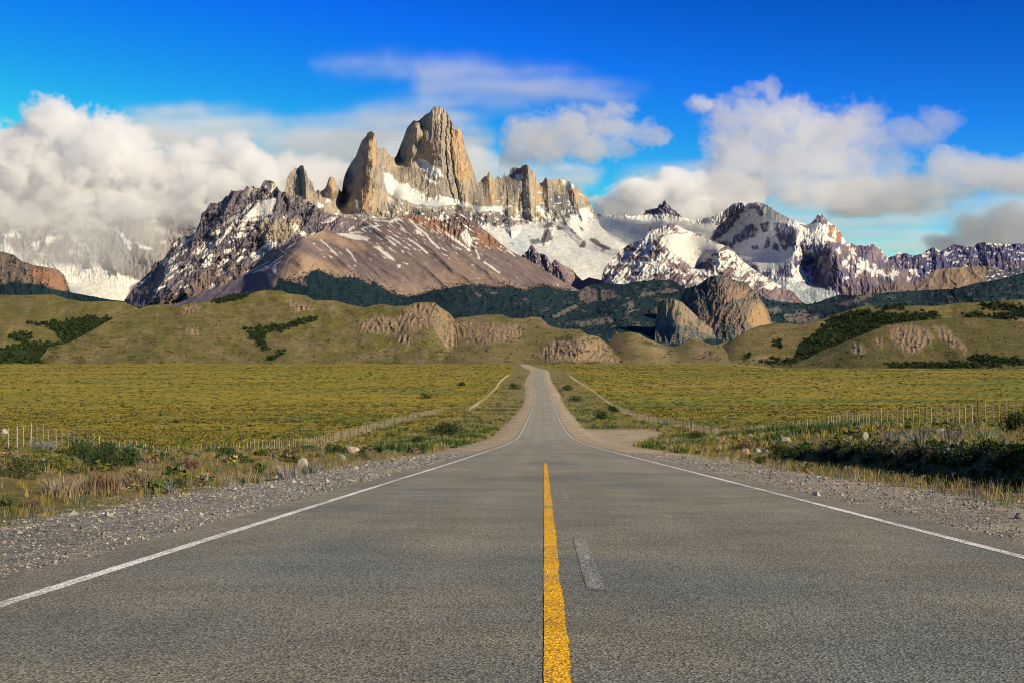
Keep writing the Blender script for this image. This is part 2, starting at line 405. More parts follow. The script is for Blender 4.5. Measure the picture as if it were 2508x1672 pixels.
def col_fitz(X, Y, c):
    n1 = fbm(X / 40, Y / 90, 21, 4); n2 = fbm(X / 6, Y / 40, 22, 4); n3 = fbm(X / 5, Y / 5, 23, 3)
    C = np.ones(X.shape + (3,)) * GRAN
    C = mix(C, GRANG, np.clip(.45 + 1.6 * n1 + n2, 0, 1))
    C = mix(C, [.13, .12, .12], np.clip(-.15 + 1.3 * n2 - .5 * n1, 0, .55))
    ck = ridged((X + 4 * fbm(X / 30, Y / 40, 26, 3)) / 9, Y / 110, 27, 3, .6); ck2 = ridged(X / 30, (Y + X * .4) / 12, 28, 3, .6)
    C = mix(C, [.10, .085, .075], .42 * sstep(.66, .80, ck) + .25 * sstep(.72, .84, ck2))
    # warm pillars
    w = poly(X, Y, [(1104,300),(1128,315),(1140,370),(1152,420),(1135,450),(1118,440),(1108,380)], 6, 5)
    w = np.maximum(w, .85 * poly(X, Y, [(895,330),(915,325),(928,400),(915,420),(893,400)], 5, 4))
    w = np.maximum(w, .9 * poly(X, Y, [(882,410),(905,430),(920,520),(885,520),(878,470)], 6, 5))
    w = np.maximum(w, .7 * poly(X, Y, [(1035,340),(1072,345),(1070,390),(1026,395)], 8, 6))
    w = np.maximum(w, .9 * poly(X, Y, [(802,440),(814,431),(822,450),(818,475),(802,470)], 3, 3))
    w = np.maximum(w, .7 * poly(X, Y, [(1196,425),(1206,440),(1225,495),(1190,500)], 4, 4))
    w = np.maximum(w, .6 * poly(X, Y, [(1305,420),(1330,450),(1325,500),(1310,500)], 4, 4))
    w = np.maximum(w, .6 * poly(X, Y, [(1395,455),(1420,465),(1428,490),(1400,485)], 4, 4))
    C = mix(C, ORNG, np.clip(w * (.75 + 1.2 * n2), 0, 1))
    C = mix(C, [.25, .16, .12], .8 * poly(X, Y, [(888,375),(898,380),(900,470),(895,500),(886,450)], 4, 3))
    # darker greenish-grey slabs under the bench
    dk = poly(X, Y, [(990,515),(1100,518),(1160,530),(1250,515),(1262,560),(1220,600),(1180,580),(1100,545),(1000,540)], 8, 8)
    C = mix(C, [.16, .155, .155], dk * .75)
    C = mix(C, [.15, .15, .16], .8 * poly(X, Y, [(1345,485),(1362,470),(1400,480),(1412,515),(1400,535),(1360,530)], 6, 6))
    C = mix(C, [.16, .15, .16], .9 * poly(X, Y, [(1248,412),(1292,404),(1290,440),(1262,446),(1245,440)], 4, 4))
    C = mix(C, [.15, .13, .14], .75 * poly(X, Y, [(672,480),(730,500),(850,540),(1000,560),(1000,660),(672,660)], 10, 12))
    # scattered snow: ledges and gullies
    gul = np.clip(-c.g / 22, -1, 1)
    sn = fbm(X / 13, Y / 9, 24, 5, .62)
    low = np.clip((Y - 455) / 90, 0, 1)
    s = sstep(.16, .30, sn + .22 * gul + .30 * (low - .62) - .10 * dk)
    s = s * (1 - .9 * poly(X, Y, [(972,380),(1012,290),(1070,255),(1130,310),(1170,450),(1160,505),(1060,490),(1020,400)], 5, 3))
    s = s * (1 - .85 * poly(X, Y, [(838,470),(870,380),(905,318),(925,360),(938,470),(935,530),(870,525)], 5, 3))
    s = np.maximum(s, sstep(.22, .3, fbm(X / 4, Y / 7, 29, 4) + .25 * gul) * poly(X, Y, [(1045,275),(1070,256),(1100,285),(1090,300),(1050,290)], 5, 3) * .8)
    P = lambda pts, sf=1.2, wp=4: poly(X, Y, pts, sf, wp, 14)
    S = [P([(1018,398),(1026,386),(1045,392),(1058,405),(1075,412),(1086,430),(1066,436),(1046,424),(1032,415),(1022,408)]),
         P([(1034,424),(1052,438),(1072,450),(1064,452),(1048,444),(1036,432)]),
         P([(938,422),(952,424),(968,438),(976,450),(998,449),(1010,462),(1030,468),(1044,482),(1062,488),(1075,476),(1092,484),(1110,486),(1130,492),(1172,505),(1240,506),(1245,509),(1200,516),(1160,512),(1125,502),(1100,500),(1080,506),(1060,506),(1040,502),(1010,500),(990,488),(972,486),(950,470),(942,446)], 1.5, 5),
         P([(950,484),(966,490),(966,502),(960,508),(953,498)]),
         P([(1150,505),(1236,507),(1248,502),(1254,505),(1222,520),(1200,515),(1178,520),(1160,516)]),
         P([(1312,506),(1320,502),(1330,512),(1346,524),(1362,532),(1350,538),(1330,528)]),
         P([(1418,510),(1446,508),(1465,535),(1462,545),(1420,535)], 3, 4),
         P([(1262,428),(1278,426),(1284,436),(1272,440),(1262,436)], 1, 1.5), P([(975,403),(988,404),(985,410),(976,408)]),
         P([(1375,436),(1388,442),(1408,455),(1398,468),(1386,456),(1378,450)], 2, 5),
         P([(1150,520),(1156,520),(1156,546),(1150,546)], 1, 1), P([(775,495),(790,500),(792,508),(778,510)], 1, 3)]
    for q in S: s = np.maximum(s, q)
    basin = poly(X, Y, [(1200,590),(1170,560),(1180,545),(1230,560),(1290,548),(1360,540),(1395,528),(1440,520),(1466,536),(1500,582),(1545,614),(1590,740),(1260,740),(1230,640)], 3, 9, 20)
    s = np.maximum(s, basin)
    # rock showing through the snowfields
    rk = np.zeros(X.shape)
    for pts, sf, wp in (([(1333,568),(1346,560),(1352,572),(1352,590),(1340,594),(1322,596),(1330,580)], 2, 6), ([(1296,586),(1320,584),(1328,596),(1300,598)], 2, 4),
                        ([(1376,528),(1384,534),(1389,550),(1382,552)], 1.2, 2), ([(1368,532),(1384,526),(1398,530),(1390,534)], 1, 2),
                        ([(1420,600),(1432,588),(1436,600),(1430,608),(1418,606)], 1.5, 3), ([(1442,586),(1455,582),(1470,594),(1492,606),(1500,612),(1480,612),(1460,600)], 1.5, 4),
                        ([(1395,560),(1412,572),(1410,576),(1398,568)], 1.5, 4), ([(1328,548),(1352,542),(1362,552),(1340,560),(1322,558)], 3, 9),
                        ([(1362,552),(1372,556),(1380,562),(1366,564)], 1, 4), ([(1415,550),(1430,560),(1425,566)], 1.5, 4), ([(1472,612),(1478,612),(1474,618)], 1, 1)):
        rk = np.maximum(rk, poly(X, Y, pts, sf, wp, 9))
    rk = np.maximum(rk, sstep(.30, .36, fbm(X / 16, Y / 8, 33, 5, .6)) * poly(X, Y, [(1200,545),(1260,540),(1300,545),(1450,555),(1440,600),(1330,600),(1230,620)], 10, 10) * .8)
    s = s * (1 - rk)
    C = mix(C, [.16, .14, .135], np.clip(rk * basin, 0, 1))
    C = mix(C, SNOW, np.clip(s, 0, 1))
    ic = poly(X, Y, [(1000,500),(1095,503),(1100,515),(1060,516),(1010,508)], 3, 5) * .7
    ic = np.maximum(ic, .55 * poly(X, Y, [(1240,570),(1330,550),(1320,600),(1290,625),(1240,612)], 12, 10))
    C = mix(C, ICE, np.clip(ic * (.6 + 1.5 * n3), 0, 1) * np.clip(s + .3, 0, 1))
    return C
sheet('granite_towers', top, bot, fz, rel_fitz, col_fitz, 1.25, (1.5, 4, 4), props={'label': 'tall granite towers with a glacier shelf and snowfields at their foot'})

# ---- 2. the dark rocky ridge on the left, patched with snow
top = [(296,748),(304.6,735),(334,696),(350,680),(366.6,666),(378,643),(388,640),(398.7,637),(410,618),(424,590.6),(434,584),(447,579),(457,577),(464,577),(465,567.6),(480,560.7),(489.4,542),(491.7,521.7),(502,516),(511,498.7),(520,496),(529.6,497.6),(543,490.7),(550,481.5),(559.5,479),(565,465),(572,468),(578,469),(588,465),(596,465.4),(600,458),(603,452.8),(610,461),(620,454),(627,462),(637.5,458.6),(641,449),(644.4,443.6),(651,441),(658,441),(668,444),(676.6,449),(682,465),(690,470),(698,470.5),(707,477),(720,476),(736,479),(742,487),(765,496),(778,508),(800,520),(835,530),(880,540),(930,550),(960,560)]
bot = [(296,770),(420,775),(640,750),(700,720),(960,640)]
lr = [(296,770,11000),(420,775,10300),(540,760,9900),(640,750,9900),(700,720,10100),(800,690,10300),(960,640,11200),
      (304,735,11500),(366,666,11900),(420,592,12300),(480,560,12500),(500,516,12750),(560,468,13000),(603,453,13050),(655,441,13050),(700,470,12800),(742,487,12700),(800,520,12600),(880,545,12600),(960,560,12700),
      (400,700,11100),(470,650,11450),(540,600,11800),(600,540,12250),(650,520,12300),(560,680,11000),(640,620,11500),(700,560,11900),(690,610,11400),(760,580,11800),(640,520,12350)]
def rel_left(X, Y):
    u, v = rot(X, Y, -38)          # u runs along the falling gullies
    v = v + 9 * fbm(u / 40, v / 40, 40, 3)
    r = (ridged(u / 100, v / 40, 41, 5, .6) - .4) * 190
    u3, v3 = rot(X, Y, -48)
    r = r + (ridged(u3 / 210, v3 / 75, 45, 3, .5) - .4) * 330
    r = r + (ridged(X / 22, Y / 40, 42, 4, .6) - .4) * 80 * poly(X, Y, [(480,520),(690,440),(800,500),(780,620),(600,620),(480,620)], 25, 10)
    r = r + (ridged(X / 10, Y / 26, 43, 4, .6) - .4) * 42
    r = r + tent(X, Y, [(682,468),(674,520),(670,560)], 170, 8, 45)
    r = r + tent(X, Y, [(603,456),(560,530),(500,600),(440,690),(380,760)], 120, 70, 40)
    r = r + tent(X, Y, [(511,500),(470,610),(400,680),(320,750)], 120, 50, 46)
    # the sunlit cliff band
    r = r + tent(X, Y, [(655,540),(650,585)], 60, 24, 20) + tent(X, Y, [(690,545),(692,585)], 60, 14, 16) + tent(X, Y, [(722,540),(712,580)], 50, 12, 16)
    sm = poly(X, Y, [(615,520),(640,490),(668,478),(680,486),(672,524),(640,530),(590,540)], 8, 5)
    return r * (1 - .85 * sm)
def col_left(X, Y, c):
    n1 = fbm(X / 60, Y / 60, 51, 4); n2 = fbm(X / 8, Y / 24, 52, 4)
    C = np.ones(X.shape + (3,)) * PURP
    C = mix(C, [.22, .175, .165], np.clip(.3 + 1.5 * n1 + n2, 0, 1))
    C = mix(C, [.07, .065, .09], np.clip(1.6 * n2 - .2, 0, .6))
    C = mix(C, GRAN * .85, .9 * poly(X, Y, [(632,545),(652,536),(735,540),(740,560),(700,590),(655,590),(630,580)], 5, 7))
    C = mix(C, SCREE * .95, poly(X, Y, [(500,660),(560,650),(640,640),(700,600),(700,700),(600,760),(380,770),(420,730)], 14, 12))
    gul = np.clip(-c.g / 30, -1, 1)
    u, v = rot(X, Y, -38)
    sn = fbm(u / 44, v / 13, 53, 5, .58)
    right = poly(X, Y, [(760,480),(980,540),(980,650),(760,640)], 20, 10)
    s = .9 * sstep(.60, .74, ridged(u / 70, v / 17, 58, 4, .5) * (.78 + 1.1 * fbm(X / 70, Y / 50, 59, 3))) * sstep(-.3, .25, gul + .25) * (1 - .6 * right) * (1 - sstep(650, 700, Y))
    s = np.maximum(s, sstep(.24, .31, sn + .20 * gul - .01 + .04 * (Y < 640) - .25 * np.clip((Y - 660) / 60, 0, 1) - .10 * right))
    s = np.maximum(s * (1 - .9 * poly(X, Y, [(632,545),(652,536),(735,540),(740,560),(700,590),(655,590),(630,580)], 4, 4)), 0)
    s *= 1 - .8 * poly(X, Y, [(680,470),(750,485),(760,540),(668,545),(672,500)], 6, 6)
    s *= 1 - .7 * poly(X, Y, [(480,560),(511,498),(600,455),(640,462),(560,560),(480,600)], 10, 8)
    P = lambda pts, sf=1.2, wp=5: poly(X, Y, pts, sf, wp, 14)
    for q in (P([(592,535),(615,512),(636,494),(660,486),(678,482),(672,504),(666,524),(640,527),(618,533)]),
              P([(585,540),(610,536),(655,532),(640,541),(600,543)]), P([(510,573),(535,563),(545,558),(545,572),(520,580)]),
              P([(565,577),(590,568),(605,575),(590,583),(568,582)]), P([(480,608),(500,597),(505,605),(486,625),(478,622)]),
              P([(495,640),(512,625),(526,624),(524,640),(506,655),(492,654)]), P([(400,668),(420,650),(432,646),(425,662),(404,680)]),
              P([(402,686),(425,672),(424,680),(405,690)]), P([(375,712),(405,696),(408,700),(380,716)]), P([(440,702),(465,696),(460,703),(442,706)]),
              P([(555,557),(595,549),(632,548),(630,560),(596,566),(575,560)]) * sstep(-.05, .1, fbm(X / 20, Y / 4, 57, 3)),
              P([(711,545),(722,548),(735,565),(750,570),(742,578),(728,574),(716,560)]), P([(615,620),(640,612),(632,630),(612,632)]),
              P([(645,590),(660,588),(680,600),(672,606),(655,604)]), P([(645,600),(670,604),(660,614),(645,612)]),
              P([(786,545),(812,530),(835,528),(815,542),(790,549)], 1.2, 3), P([(690,530),(700,526),(705,532),(695,538)], 1, 3),
              P([(540,580),(520,600),(490,632),(486,640),(500,632),(530,600),(556,575),(590,530),(580,532)], 1, 4)):
        s = np.maximum(s, q)
    return mix(C, SNOW * [1, .97, .93], np.clip(s, 0, 1))
sheet('snow_patched_ridge', top, bot, lr, rel_left, col_left, 1.6, (2.5, 7, 6), props={'label': 'dark craggy ridge streaked with snow left of the towers'})

# ---- 3. the brown scree mountain in front
top = [(290,790),(420,748),(520,712),(600,674),(642.5,629.7),(685,604),(719,590),(736,579.7),(748.8,579),(770,574),(791,564),(815,568),(835,570),(851,567),(876.4,555),(897.6,540.4),(912.5,535),(940,536),(960,533),(978,527.6),(1000,527.6),(1034,528),(1060,530),(1085,524),(1096,528),(1108,526),(1121,520),(1131,524),(1140,532),(1166,546.8),(1191,566),(1208,578.7),(1225,595.7),(1249,614.8),(1280.6,629.7),(1312.5,646.7),(1340,665.8),(1382.6,691),(1397,700),(1420,712),(1450,730),(1480,745)]
bot = [(290,800),(640,775),(1100,780),(1480,760)]
br = [(290,800,9400),(420,790,9200),(640,775,8700),(850,780,8500),(1100,780,8600),(1480,760,9600),
      (420,748,9900),(600,674,10300),(640,720,9300),(640,640,10350),(740,582,10250),(700,640,9750),(791,566,10900),(860,566,11000),(912,537,11150),(980,530,11150),(1060,532,11150),(1121,522,11250),(1200,572,11000),(1300,640,10500),(1400,700,10000),
      (740,640,9500),(720,690,9050),(800,640,9800),(850,680,9200),(900,620,10000),(960,680,9300),(1050,620,10150),(1100,690,9400),(1200,660,9800),(1250,700,9350),(1350,705,9500),
      (660,700,9150),(820,600,10300),(950,570,10600),(1120,560,10800)]
def rel_brown(X, Y):
    u, v = rot(X, Y, 36)
    r = (ridged(u / 200, v / 42, 61, 4, .5) - .4) * 70 * sstep(700, 760, X)
    u2, v2 = rot(X, Y, -40)
    r = r + (ridged(u2 / 160, v2 / 34, 62, 4, .5) - .4) * 60 * (1 - sstep(700, 760, X))
    r = r + fbm(X / 22, Y / 14, 63, 5, .6) * 16
    r = r + tent(X, Y, [(740,582),(700,640),(680,700),(670,760)], 190, 160, 90)
    crag = poly(X, Y, [(1000,527),(1130,515),(1240,605),(1180,615),(1110,590),(1060,560)], 10, 10)
    r = r + (ridged(X / 12, Y / 30, 64, 4, .6) - .4) * 70 * crag
    r = r + tent(X, Y, [(980,528),(1010,560),(1060,610),(1130,680)], 60, 60, 60)
    return r
def col_brown(X, Y, c):
    u, v = rot(X, Y, 34)
    n1 = fbm(u / 150, v / 26, 71, 4); n2 = fbm(u / 60, v / 8, 72, 4, .6)
    C = np.ones(X.shape + (3,)) * SCREE
    C = mix(C, [.148, .115, .112], np.clip(.35 + 1.6 * n1, 0, 1))
    C = mix(C, [.245, .18, .16], np.clip(n2 * 1.6 + sstep(600, 720, Y) * .45, 0, .9))
    C = mix(C, [.125, .105, .145], .8 * poly(X, Y, [(290,800),(420,745),(600,674),(735,582),(690,640),(680,700),(640,720),(600,740)], 10, 8))
    tn = poly(X, Y, [(700,615),(735,615),(790,642),(845,660),(880,685),(820,700),(740,720),(660,730),(680,680),(690,640)], 7, 7, 30)
    tn = np.maximum(tn, .9 * poly(X, Y, [(745,572),(790,562),(830,580),(895,598),(890,615),(850,608),(800,590),(760,582)], 5, 6))
    tn = np.maximum(tn, .55 * poly(X, Y, [(900,680),(960,695),(1040,700),(1100,640),(1160,700),(1250,700),(1300,715),(1000,735),(940,715)], 14, 12))
    tn = np.maximum(tn, .7 * band(X, Y, [(1105,625),(1140,655),(1200,695)], 5, 6, 4) + .8 * band(X, Y, [(1200,668),(1250,700),(1285,715)], 4, 4, 3))
    tn = np.maximum(tn, .8 * band(X, Y, [(925,690),(960,712),(1000,730)], 7, 5, 5))
    C = mix(C, TAN, tn)
    ru = poly(X, Y, [(978,527),(1060,532),(1110,560),(1120,590),(1060,570),(1010,545)], 6, 8)
    ru = np.maximum(ru, poly(X, Y, [(1160,555),(1210,585),(1240,610),(1210,610),(1170,600)], 6, 6))
    C = mix(C, RUST * 1.1, ru * .8)
    C = mix(C, [.13, .085, .075], .8 * poly(X, Y, [(1100,535),(1121,520),(1170,550),(1165,590),(1130,580),(1105,560)], 5, 6))
    # snow streaks down the fall lines
    s = np.zeros(X.shape)
    sn = fbm(u / 32, v / 5.5, 73, 5, .55)
    up = sstep(690, 545, Y)
    s = sstep(.27, .33, sn + .17 * up - .17 + .1 * poly(X, Y, [(860,560),(920,535),(1120,530),(1260,640),(1200,640),(1000,640),(900,600)], 20, 10) - .2 * tn)
    P = lambda pts, sf=1.0, wp=3: poly(X, Y, pts, sf, wp, 10)
    for q in (P([(823,571),(850,572),(880,575),(907,585),(900,589),(868,588),(850,582),(835,577)]), P([(855,568),(880,566),(890,571),(860,572)]),
              P([(905,540),(925,537),(950,541),(972,532),(982,538),(960,546),(935,542)]), P([(1062,532),(1085,524),(1100,529),(1104,534),(1082,541),(1070,538)], .8, 1.5),
              P([(912,604),(930,602),(940,615),(955,623),(968,640),(950,633),(930,615)]), P([(880,560),(905,552),(935,552),(920,558),(890,560)]),
              band(X, Y, [(1002,538),(1020,555),(1045,575),(1055,590),(1075,608)], 2.2, 1, 2.5), band(X, Y, [(1000,585),(1030,605),(1046,620)], 1.8, 1, 2),
              band(X, Y, [(785,588),(805,605),(826,625)], 1.5, 1, 2.5), band(X, Y, [(848,610),(862,625),(872,640)], 1.6, 1, 2.5), band(X, Y, [(1165,612),(1175,635)], 1.5, 1, 3),
              band(X, Y, [(1186,642),(1205,655),(1222,668)], 2.2, 1.2, 2), band(X, Y, [(1090,570),(1120,590),(1150,613)], 2.5, 1, 4),
              P([(1128,575),(1140,560),(1158,590),(1150,606),(1138,596)], 1, 5), band(X, Y, [(1240,612),(1262,628)], 1.6, 1, 2), band(X, Y, [(945,582),(968,600)], 2, 1, 3),
              band(X, Y, [(982,555),(990,562)], 2, 1, 2), band(X, Y, [(690,628),(660,650),(620,668)], 1.3, .8, 2), band(X, Y, [(686,640),(662,655),(632,665)], 1.2, .8, 2),
              band(X, Y, [(722,597),(706,606)], 1.3, .8, 2), P([(664,655),(676,650),(678,672),(668,668)], 1, 3), P([(972,648),(982,649),(980,656),(974,655)], .8, 1),
              P([(990,645),(1000,645),(998,648)], .7, 1), P([(864,650),(872,650),(870,653)], .7, 1), band(X, Y, [(560,690),(600,672),(660,640)], 1.0, .8, 2)):
        s = np.maximum(s, q)
    C = mix(C, SNOW * [1, .97, .93], np.clip(s, 0, 1))
    return C
sheet('brown_scree_mountain', top, bot, br, rel_brown, col_brown, 1.7, (1.5, 6, 8), props={'label': 'long brown scree mountain streaked with snow below the towers'})

# ---- 4. two dark teeth at the glacier's edge
top = [(1262,640),(1282.7,622),(1286,618),(1293,614),(1297,604),(1303,599),(1308,606),(1316,619),(1327,621),(1334,624),(1340,628),(1346,640),(1350.7,646.7),(1355,640),(1360,635),(1366,640),(1374,646.7),(1388,654),(1400,659.4),(1410,670),(1416.6,678.6),(1427,688),(1434,684),(1442,679.6),(1458,683),(1474,687),(1482,681),(1500,678),(1525,678),(1560,681),(1600,684),(1640,690),(1700,710)]
bot = [(1262,735),(1700,740)]
def rel_teeth(X, Y):
    r = tent(X, Y, [(1303,600),(1312,640),(1330,690)], 170, 16, 40) + tent(X, Y, [(1336,625),(1345,660)], 130, 10, 26) + tent(X, Y, [(1360,636),(1385,690),(1400,720)], 260, 26, 60)
    f = poly(X, Y, [(1270,590),(1432,590),(1432,700),(1270,700)], 10, 5)
    return r + (ridged(X / 9, Y / 22, 81, 4, .6) - .4) * 45 * (.15 + .85 * f)
def col_teeth(X, Y, c):
    n = fbm(X / 10, Y / 14, 82, 4)
    C = np.ones(X.shape + (3,)) * np.array([.17, .135, .15])
    C = mix(C, [.08, .075, .11], np.clip(.5 * (X < 1350) + n * 1.5, 0, .8))
    C = mix(C, [.25, .18, .16], poly(X, Y, [(1372,645),(1400,658),(1430,690),(1420,720),(1395,690)], 5, 4))
    C = mix(C, [.27, .195, .16], poly(X, Y, [(1430,670),(1500,670),(1720,680),(1720,740),(1425,740)], 5, 3))
    s = sstep(.22, .3, fbm(X / 8, Y / 6, 83, 4, .6) - .1 * (X > 1350) - .02) * poly(X, Y, [(1280,600),(1400,640),(1430,700),(1280,700)], 5, 3)
    s = np.maximum(s, poly(X, Y, [(1536,681),(1550,680),(1562,686),(1550,688)], 1, 2)); s = np.maximum(s, band(X, Y, [(1470,696),(1500,693),(1540,697)], 1.2, .8, 2))
    return mix(C, SNOW, s)
sheet('dark_teeth', top, bot, [(1262,735,11300),(1262,640,11900),(1300,600,12150),(1340,640,12000),(1300,680,11700),(1400,680,11700),(1350,720,11400),(1450,690,11500),(1600,690,11500),(1450,735,10900),(1700,740,10900),(1700,710,11200)],
      rel_teeth, col_teeth, 1.5, (1.2, 4, 9), props={'label': 'pair of dark pointed rock teeth below the glacier'})

# ---- 5. snowy brown peak in front of the icefield, right of centre
top = [(1462,700),(1472,690),(1478,662),(1490,645),(1500,634),(1518,616),(1534,603),(1545,596),(1553,590),(1566,588),(1580,582),(1587.7,569),(1593,562),(1599,557.6),(1610,556),(1622,553.7),(1632,551),(1641,546),(1652.8,549),(1666,555.6),(1685,565),(1700,570),(1714,572.9),(1737,586),(1763.7,597.7),(1776,601),(1786.7,604),(1805.8,626),(1825,643.6),(1850,662.8),(1880,681),(1918.6,702),(1945,717),(1968,742),(1985,752),(2000,760)]
bot = [(1462,735),(1560,735),(2000,790)]
sp = [(1462,735,9900),(1560,735,9700),(1700,760,9300),(1850,785,9200),(2000,790,9500),(1462,700,10700),(1480,655,11000),(1534,603,11500),(1590,565,11750),(1641,547,11850),(1700,570,11700),(1780,604,11200),(1850,663,10600),(1920,703,10300),(1970,742,10000),
      (1540,660,10800),(1600,620,11000),(1640,600,11050),(1600,680,10250),(1680,640,10900),(1720,650,10900),(1690,690,10200),(1760,660,10300),(1760,620,10700),(1820,700,9800),(1880,720,9800),(1650,700,9950),(1730,720,9700)]
def rel_sp(X, Y):
    r = tent(X, Y, [(1641,548),(1612,600),(1660,640),(1708,700)], 190, 60, 90)
    r = r + tent(X, Y, [(1786,606),(1740,640),(1712,690)], 150, 34, 80) + tent(X, Y, [(1786,606),(1850,670),(1900,740)], 110, 60, 40)
    r = r + tent(X, Y, [(1612,600),(1598,620),(1560,680)], 100, 22, 30) + tent(X, Y, [(1580,583),(1545,630),(1500,690)], 110, 40, 20)
    sm = poly(X, Y, [(1620,575),(1690,566),(1770,600),(1700,655),(1670,640),(1640,610)], 10, 6)
    r = r + (ridged(X / 14, Y / 18, 91, 5, .6) - .4) * 60 * (1 - .95 * sm)
    u, v = rot(X, Y, -40)
    return r + (ridged(u / 60, v / 16, 92, 4, .55) - .4) * 60 * (1 - .96 * sm)
def col_sp(X, Y, c):
    n1 = fbm(X / 30, Y / 30, 93, 4); n2 = fbm(X / 7, Y / 12, 94, 4)
    C = np.ones(X.shape + (3,)) * np.array([.185, .145, .155])
    C = mix(C, [.27, .195, .165], np.clip(.2 + 1.5 * n1 + sstep(1610, 1700, X) * .2, 0, 1))
    C = mix(C, [.08, .07, .11], np.clip(-.1 + 1.5 * n2, 0, .6))
    gul = np.clip(-c.g / 25, -1, 1)
    s = sstep(.05, .13, fbm(X / 34, Y / 22, 95, 5, .54) + .10 * gul + .12 - .5 * sstep(690, 740, Y) - .22 * poly(X, Y, [(1600,600),(1660,640),(1720,700),(1850,720),(1980,750),(1980,790),(1650,790),(1640,680)], 15, 8))
    P = lambda pts, sf=1.5, wp=5: poly(X, Y, pts, sf, wp, 14)
    f = P([(1616,585),(1640,572),(1690,568),(1737,588),(1776,602),(1752,620),(1720,640),(1700,655),(1690,660),(1672,645),(1655,625),(1630,606)])
    f = np.maximum(f, P([(1553,592),(1587,572),(1600,562),(1628,560),(1632,570),(1600,590),(1565,604)], 1.5, 7))
    f = np.maximum(f, P([(1560,680),(1600,640),(1618,615),(1636,640),(1640,660),(1600,672),(1570,690)], 2, 9))
    f = np.maximum(f, P([(1795,668),(1812,655),(1830,668),(1815,680),(1800,676)], 1, 5)); f = np.maximum(f, band(X, Y, [(1762,615),(1764,640),(1770,665)], 2, 1, 6))
    f = np.maximum(f, band(X, Y, [(1838,668),(1845,690),(1836,705)], 2, 1, 4))
    rk = sstep(.30, .36, fbm(X / 9, Y / 4, 96, 4) - .03) * sstep(600, 612, Y)
    rk = np.maximum(rk, poly(X, Y, [(1604,600),(1616,590),(1622,600),(1700,660),(1714,690),(1690,680),(1650,640),(1612,612)], 2, 5))
    rk = np.maximum(rk, poly(X, Y, [(1625,552),(1641,545),(1690,567),(1676,572),(1640,572),(1628,566)], 2, 5))
    s = np.maximum(s, f) * (1 - np.clip(rk, 0, 1) * f)
    return mix(C, SNOW * [1, .98, .94], np.clip(s, 0, 1))
sheet('snowy_brown_peak', top, bot, sp, rel_sp, col_sp, 1.6, (2.0, 6, 10), props={'label': 'brown peak with a broad snow bowl right of the towers'})

# ---- 6. icefield saddle, dark horn and the big shaded snow peak
top = [(1430,545),(1455,522),(1466,524),(1478.7,530),(1492,527),(1505.5,526),(1512,529),(1526,526),(1531,523),(1536,528),(1550,529),(1568.6,526),(1572.4,520),(1584,514),(1595.4,511),(1609.7,510),(1614,502),(1617.4,498),(1621,503),(1625,494),(1629,489),(1634,497),(1639.4,502),(1645,510),(1652.8,515.5),(1663,524),(1671.9,531.7),(1694.9,537.5),(1714,537.5),(1748.4,528.9),(1775.2,516.4),(1784.8,508),(1792.4,500),(1803,497),(1813.5,496),(1820,497),(1824.9,506),(1829,502),(1834.4,496),(1845,497),(1855.5,494),(1866,497),(1876.5,501),(1888,506.8),(1903.3,518.3),(1918.6,526),(1937.7,536.4),(1958.8,544),(1979.8,549.8),(1991.3,543),(2000.9,529.7),(2008.5,521),(2018,527.8),(2029.6,543),(2044.9,552.7),(2060,570),(2071.6,591),(2086.9,596.7),(2098,602),(2109.9,600.5),(2120,604),(2130,598),(2142.4,598.6),(2146,606),(2155.8,607),(2167.3,621.6),(2175,633),(2190,640),(2220,660),(2270,690),(2330,705)]
bot = [(1430,640),(1560,660),(1700,660),(1800,720),(1900,770),(2000,785),(2150,760),(2330,735)]
bp = [(1430,545,15300),(1500,528,16200),(1600,515,16500),(1630,490,16400),(1690,538,16300),(1750,529,16200),(1800,498,16300),(1855,495,15900),(1930,532,15100),(1980,550,14700),(2008,522,14600),(2045,553,14700),(2072,592,14400),(2140,600,14200),(2175,633,14100),(2230,665,13500),(2330,705,12300),
      (1430,640,13700),(1500,600,14800),(1560,600,15300),(1600,570,15700),(1560,660,14000),(1700,600,15700),(1700,660,14800),
      (1750,600,15900),(1785,560,16100),(1820,540,15950),(1820,600,15150),(1860,560,15350),(1900,560,14700),(1900,600,14350),(1800,630,14700),(1860,630,14000),(1930,625,13400),(1950,580,13750),(2000,570,13900),
      (1850,650,13600),(1940,660,12950),(1990,650,13250),(2000,690,12800),(2040,610,13050),(2045,660,12600),(1900,770,11400),(2000,785,11100),(1950,730,11900),(2000,720,12000),(2060,720,12000),(2100,680,12550),(2100,640,13100),(2150,760,11100),(2150,700,12100),(2200,700,12000),(2330,735,11500),(1800,720,12600),(1870,700,12600)]
